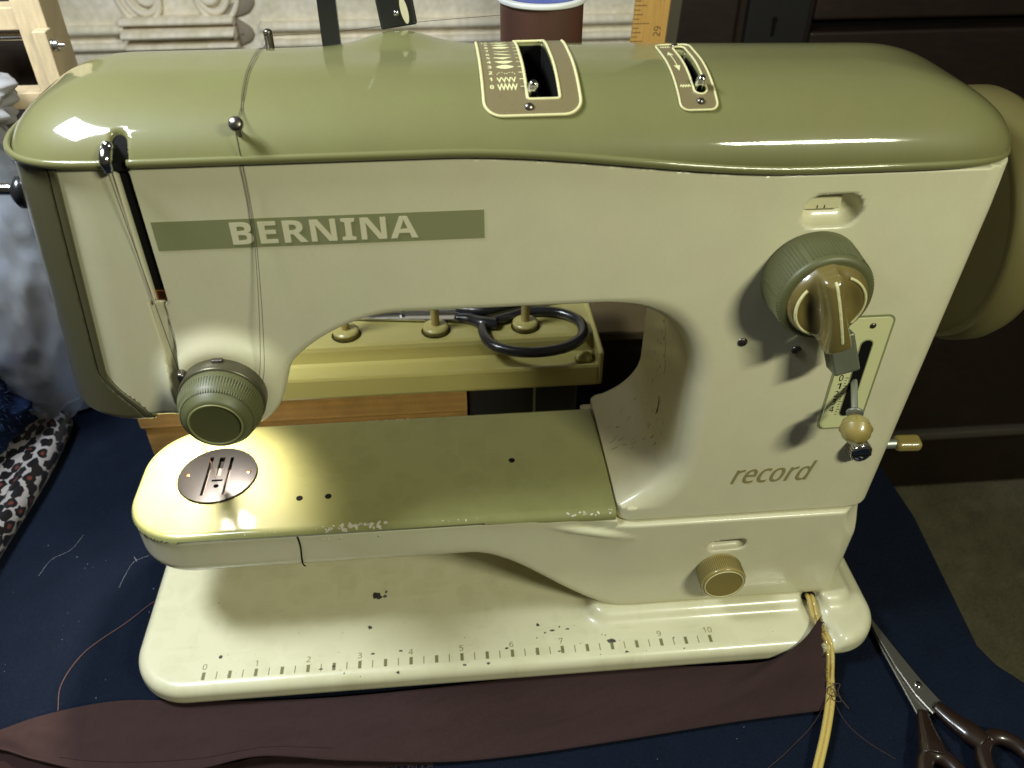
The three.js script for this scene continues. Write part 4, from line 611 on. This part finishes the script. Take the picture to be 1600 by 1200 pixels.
// wooden yardstick behind, right of the spool
{ const rulerTex = canvasTex(128, 2048, (c, w, h) => { c.fillStyle = '#c79a50'; c.fillRect(0, 0, w, h); for (let i = 0; i < 700; i++) { c.fillStyle = `rgba(${rnd() < 0.5 ? '120,80,30' : '225,180,105'},0.15)`; c.fillRect(rnd() * w, rnd() * h, 1 + rnd() * 2, 30 + rnd() * 160); } c.fillStyle = '#3a2a16'; const inch = 2048 / 16; for (let i = 0; i < 128; i++) c.fillRect(0, i * inch / 8, i % 8 === 0 ? 60 : i % 4 === 0 ? 44 : i % 2 ? 22 : 32, 2.5); c.font = '36px sans-serif'; for (let i = 0; i < 16; i++) { c.save(); c.translate(70, i * inch + 30); c.rotate(-Math.PI / 2); c.textAlign = 'center'; c.fillText(String(41 - i - 4), 0, 36); c.restore(); } });
  const r = thing('wooden_ruler', 'yellow wooden ruler with metal edge standing behind the machine', 'ruler', [0.29, 0, -0.42]);
  const d = box(0.2735, 0.3005, 0, 0.42, -0.4225, -0.4195); { const u = d.attributes.uv, p = d.attributes.position; for (let i = 0; i < u.count; i++) u.setXY(i, (p.getX(i) - 0.2735) / 0.027, p.getY(i) / 0.42); }
  const lean = (g) => g.applyMatrix4(new THREE.Matrix4().makeShear(0, 0, 0.04, 0, 0, 0));
  part(r, 'ruler_blade', lean(d), std({ map: rulerTex, roughness: 0.5 })); part(r, 'metal_edge', lean(box(0.3007, 0.3095, 0, 0.42, -0.424, -0.418, 0.0006)), std({ color: lin(0.14, 0.12, 0.08), roughness: 0.4, metalness: 0.6 })); }
// pale wooden frame, back left
{ const pine = dataTex(256, (i, j) => { const v = 0.8 + 0.04 * tor(i, j * 0.2, 256, 50) + 0.03 * tor(i, j, 256, 5, 2) + 0.03 * (rnd() - 0.5); return [v, v * 0.9, v * 0.72]; }), wd = std({ map: pine, roughness: 0.6 });
  const f = thing('wooden_rack', 'pale pine wooden rack with a steel bolt behind the left end of the machine', 'rack', [-0.12, 0, -0.3]);
  part(f, 'upright', scaleUV(box(-0.1185, -0.1015, 0, 0.34, -0.327, -0.3, 0.0008), 6), wd); part(f, 'block', scaleUV(box(-0.1075, -0.0995, 0.17, 0.247, -0.2995, -0.29, 0.0008), 6), wd);
  part(f, 'slat', scaleUV(box(-0.4, -0.119, 0.244, 0.257, -0.322, -0.306, 0.0008), 6), wd); part(f, 'slat', scaleUV(box(-0.4, -0.119, 0.196, 0.2065, -0.322, -0.306, 0.0008), 6), wd);
  part(f, 'steel_rod', rod([-0.4, 0.2395, -0.318], [-0.119, 0.2375, -0.318], 0.0028), M.chrome);
  const b = part(f, 'bolt', rod([-0.1, 0.2385, -0.2945], [-0.0925, 0.238, -0.2945], 0.0011), M.steel); part(b, 'nut', [aim(new THREE.CylinderGeometry(0.0031, 0.0031, 0.0022, 6), [1, 0, 0], [-0.0972, 0.2384, -0.2945]), aim(new THREE.CylinderGeometry(0.0037, 0.0037, 0.0008, 24), [1, 0, 0], [-0.0989, 0.2384, -0.2945])], M.steel);
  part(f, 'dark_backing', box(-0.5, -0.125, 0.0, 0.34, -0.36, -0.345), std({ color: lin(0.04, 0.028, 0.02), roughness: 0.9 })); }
// clear plastic bag, blue fleece, leopard fabric on the left
function lump(cx, cy, cz, rx, ry, rz, amp, fr, k, sharp = false, det = 90) {
  const g = new THREE.SphereGeometry(1, det, Math.round(det * 0.7)), p = g.attributes.position;
  for (let i = 0; i < p.count; i++) { const x = p.getX(i), y = p.getY(i), z = p.getZ(i); let n = noise3(x * fr + k, y * fr, z * fr) + 0.5 * noise3(x * fr * 2.2, y * fr * 2.2 + k, z * fr * 2.2); if (sharp) n = 1 - 2 * Math.abs(n); const s = 1 + amp * n; p.setXYZ(i, cx + x * s * rx, Math.max(0.001, cy + y * s * ry), cz + z * s * rz); }
  g.computeVertexNormals(); return g; }
{ const b = thing('plastic_bag', 'crumpled clear plastic bag standing behind the left end of the machine', 'bag', [-0.17, 0, -0.25]);
  part(b, 'bag_film', lump(-0.168, 0.11, -0.245, 0.066, 0.116, 0.062, 0.035, 1.7, 3, true, 130), phy({ color: lin(0.82, 0.87, 0.95), transmission: 0.72, thickness: 0, roughness: 0.22, ior: 1.35, side: THREE.DoubleSide }));
  part(b, 'bag_content', lump(-0.175, 0.12, -0.252, 0.052, 0.085, 0.05, 0.1, 1.6, 8), std({ color: lin(0.5, 0.52, 0.58), roughness: 0.7 }), 'pale contents of the bag');
  single('grey_cloth', lump(-0.185, 0.222, -0.25, 0.07, 0.024, 0.05, 0.12, 1.6, 11), std({ color: lin(0.36, 0.35, 0.36), roughness: 0.9 }), 'soft grey cloth lying over the plastic bag at the left', 'cloth'); 
  const bowl = thing('blue_container', 'pale blue rounded plastic container behind the face plate', 'container', [-0.148, 0, -0.262]);
  part(bowl, 'container_body', lathe([[0, 0.001], [0.024, 0.001], [0.028, 0.004], [0.031, 0.04], [0.034, 0.095], [0.03, 0.12], [0.02, 0.13], [0, 0.132]], 48).translate(-0.148, 0, -0.262), phy({ color: lin(0.5, 0.58, 0.68), transmission: 0.4, thickness: 0, roughness: 0.2 })); }
{ const fl = thing('fleece_bundle', 'fuzzy navy blue fleece bundle at the left edge', 'fleece', [-0.2, 0, -0.2]);
  const body = lump(-0.222, 0.045, -0.208, 0.075, 0.062, 0.085, 0.1, 2, 21), fm = phy({ color: lin(0.012, 0.022, 0.06), roughness: 1, specularIntensity: 0.1 });
  part(fl, 'fleece_cloth', body, fm);
  const hair = new THREE.ConeGeometry(0.00035, 0.0045, 3).translate(0, 0.0018, 0), n = 9000, im = new THREE.InstancedMesh(hair, std({ color: lin(0.02, 0.04, 0.11), roughness: 1 }), n), p = body.attributes.position, nn = body.attributes.normal, q = new THREE.Quaternion(), mm = new THREE.Matrix4();
  for (let i = 0; i < n; i++) { const k = Math.floor(rnd() * p.count); q.setFromUnitVectors(V(0, 1, 0), V(nn.getX(k) + (rnd() - 0.5) * 1.2, nn.getY(k) + (rnd() - 0.5) * 1.2, nn.getZ(k) + (rnd() - 0.5) * 1.2).normalize()); im.setMatrixAt(i, mm.compose(V(p.getX(k) + (rnd() - 0.5) * 0.003, p.getY(k), p.getZ(k) + (rnd() - 0.5) * 0.003), q, V(1, 0.6 + rnd(), 1))); }
  im.name = 'fleece_pile'; im.userData.kind = 'stuff'; im.position.copy(fl.position).negate(); shade(im); fl.add(im);
  const leo = canvasTex(1024, 1024, (c, w, h) => { c.fillStyle = '#8e8988'; c.fillRect(0, 0, w, h); const pts = []; let tries = 0;
    while (pts.length < 150 && tries++ < 9000) { const x = rnd() * w, y = rnd() * h; if (pts.every(([a, b]) => { const dx = Math.min(Math.abs(a - x), w - Math.abs(a - x)), dy = Math.min(Math.abs(b - y), h - Math.abs(b - y)); return hyp(dx, dy) > 70; })) pts.push([x, y]); }
    for (const [x, y] of pts) for (const ox of [-w, 0, w]) for (const oy of [-h, 0, h]) { const blob = (r, col) => { c.fillStyle = col; c.beginPath(); for (let i = 0; i < 14; i++) { const a = i / 14 * 6.283, q = r * (0.82 + 0.3 * noise3(Math.cos(a) + x, Math.sin(a) + y, 0)); c.lineTo(x + ox + Math.cos(a) * q * 1.05, y + oy + Math.sin(a) * q * 0.9); } c.fill(); }; if (x + ox < -40 || x + ox > w + 40 || y + oy < -40 || y + oy > h + 40) continue; blob(53, '#0a080a'); if ((x * 7 + y * 13) % 5 < 1) blob(20, '#5a261c'); } }, true);
  const lm = phy({ map: leo, roughness: 0.35, sheen: 0.3, sheenColor: lin(0.6, 0.6, 0.7), side: THREE.DoubleSide });
  const lf = thing('leopard_fabric', 'folded leopard print fabric lying by the fleece at the left edge', 'fabric', [-0.15, 0, -0.16]);
  part(lf, 'folded_cloth', sheet((u, v) => { const t = v, z = mix(-0.238, -0.06, u), ex = -0.138 + 0.003 * Math.sin(u * 5) - 0.012 * sm(0.12, 0, u); const a = t * 1.0; 
    if (t < 0.3) { const b = (t / 0.3 - 0.25) * Math.PI * 1.05; return [ex - 0.008 + 0.009 * Math.cos(b - 0.5) * (0.6 + 0.4 * sm(0, 0.15, u)), Math.max(0.0008, 0.0095 + 0.009 * Math.sin(b - 0.5)), z]; }
    const q = (t - 0.3) / 0.7; return [ex - 0.012 - q * 0.06 * (0.35 + 0.65 * sm(0, 0.5, u)), 0.0182 + 0.008 * Math.sin(q * 2.2) * (1 - 0.4 * u) + 0.002 * noise3(u * 5, q * 3, 4), z + q * 0.012]; }, 90, 60, [1.8, 1.1]), lm);
}
renderer.render(scene, camera);
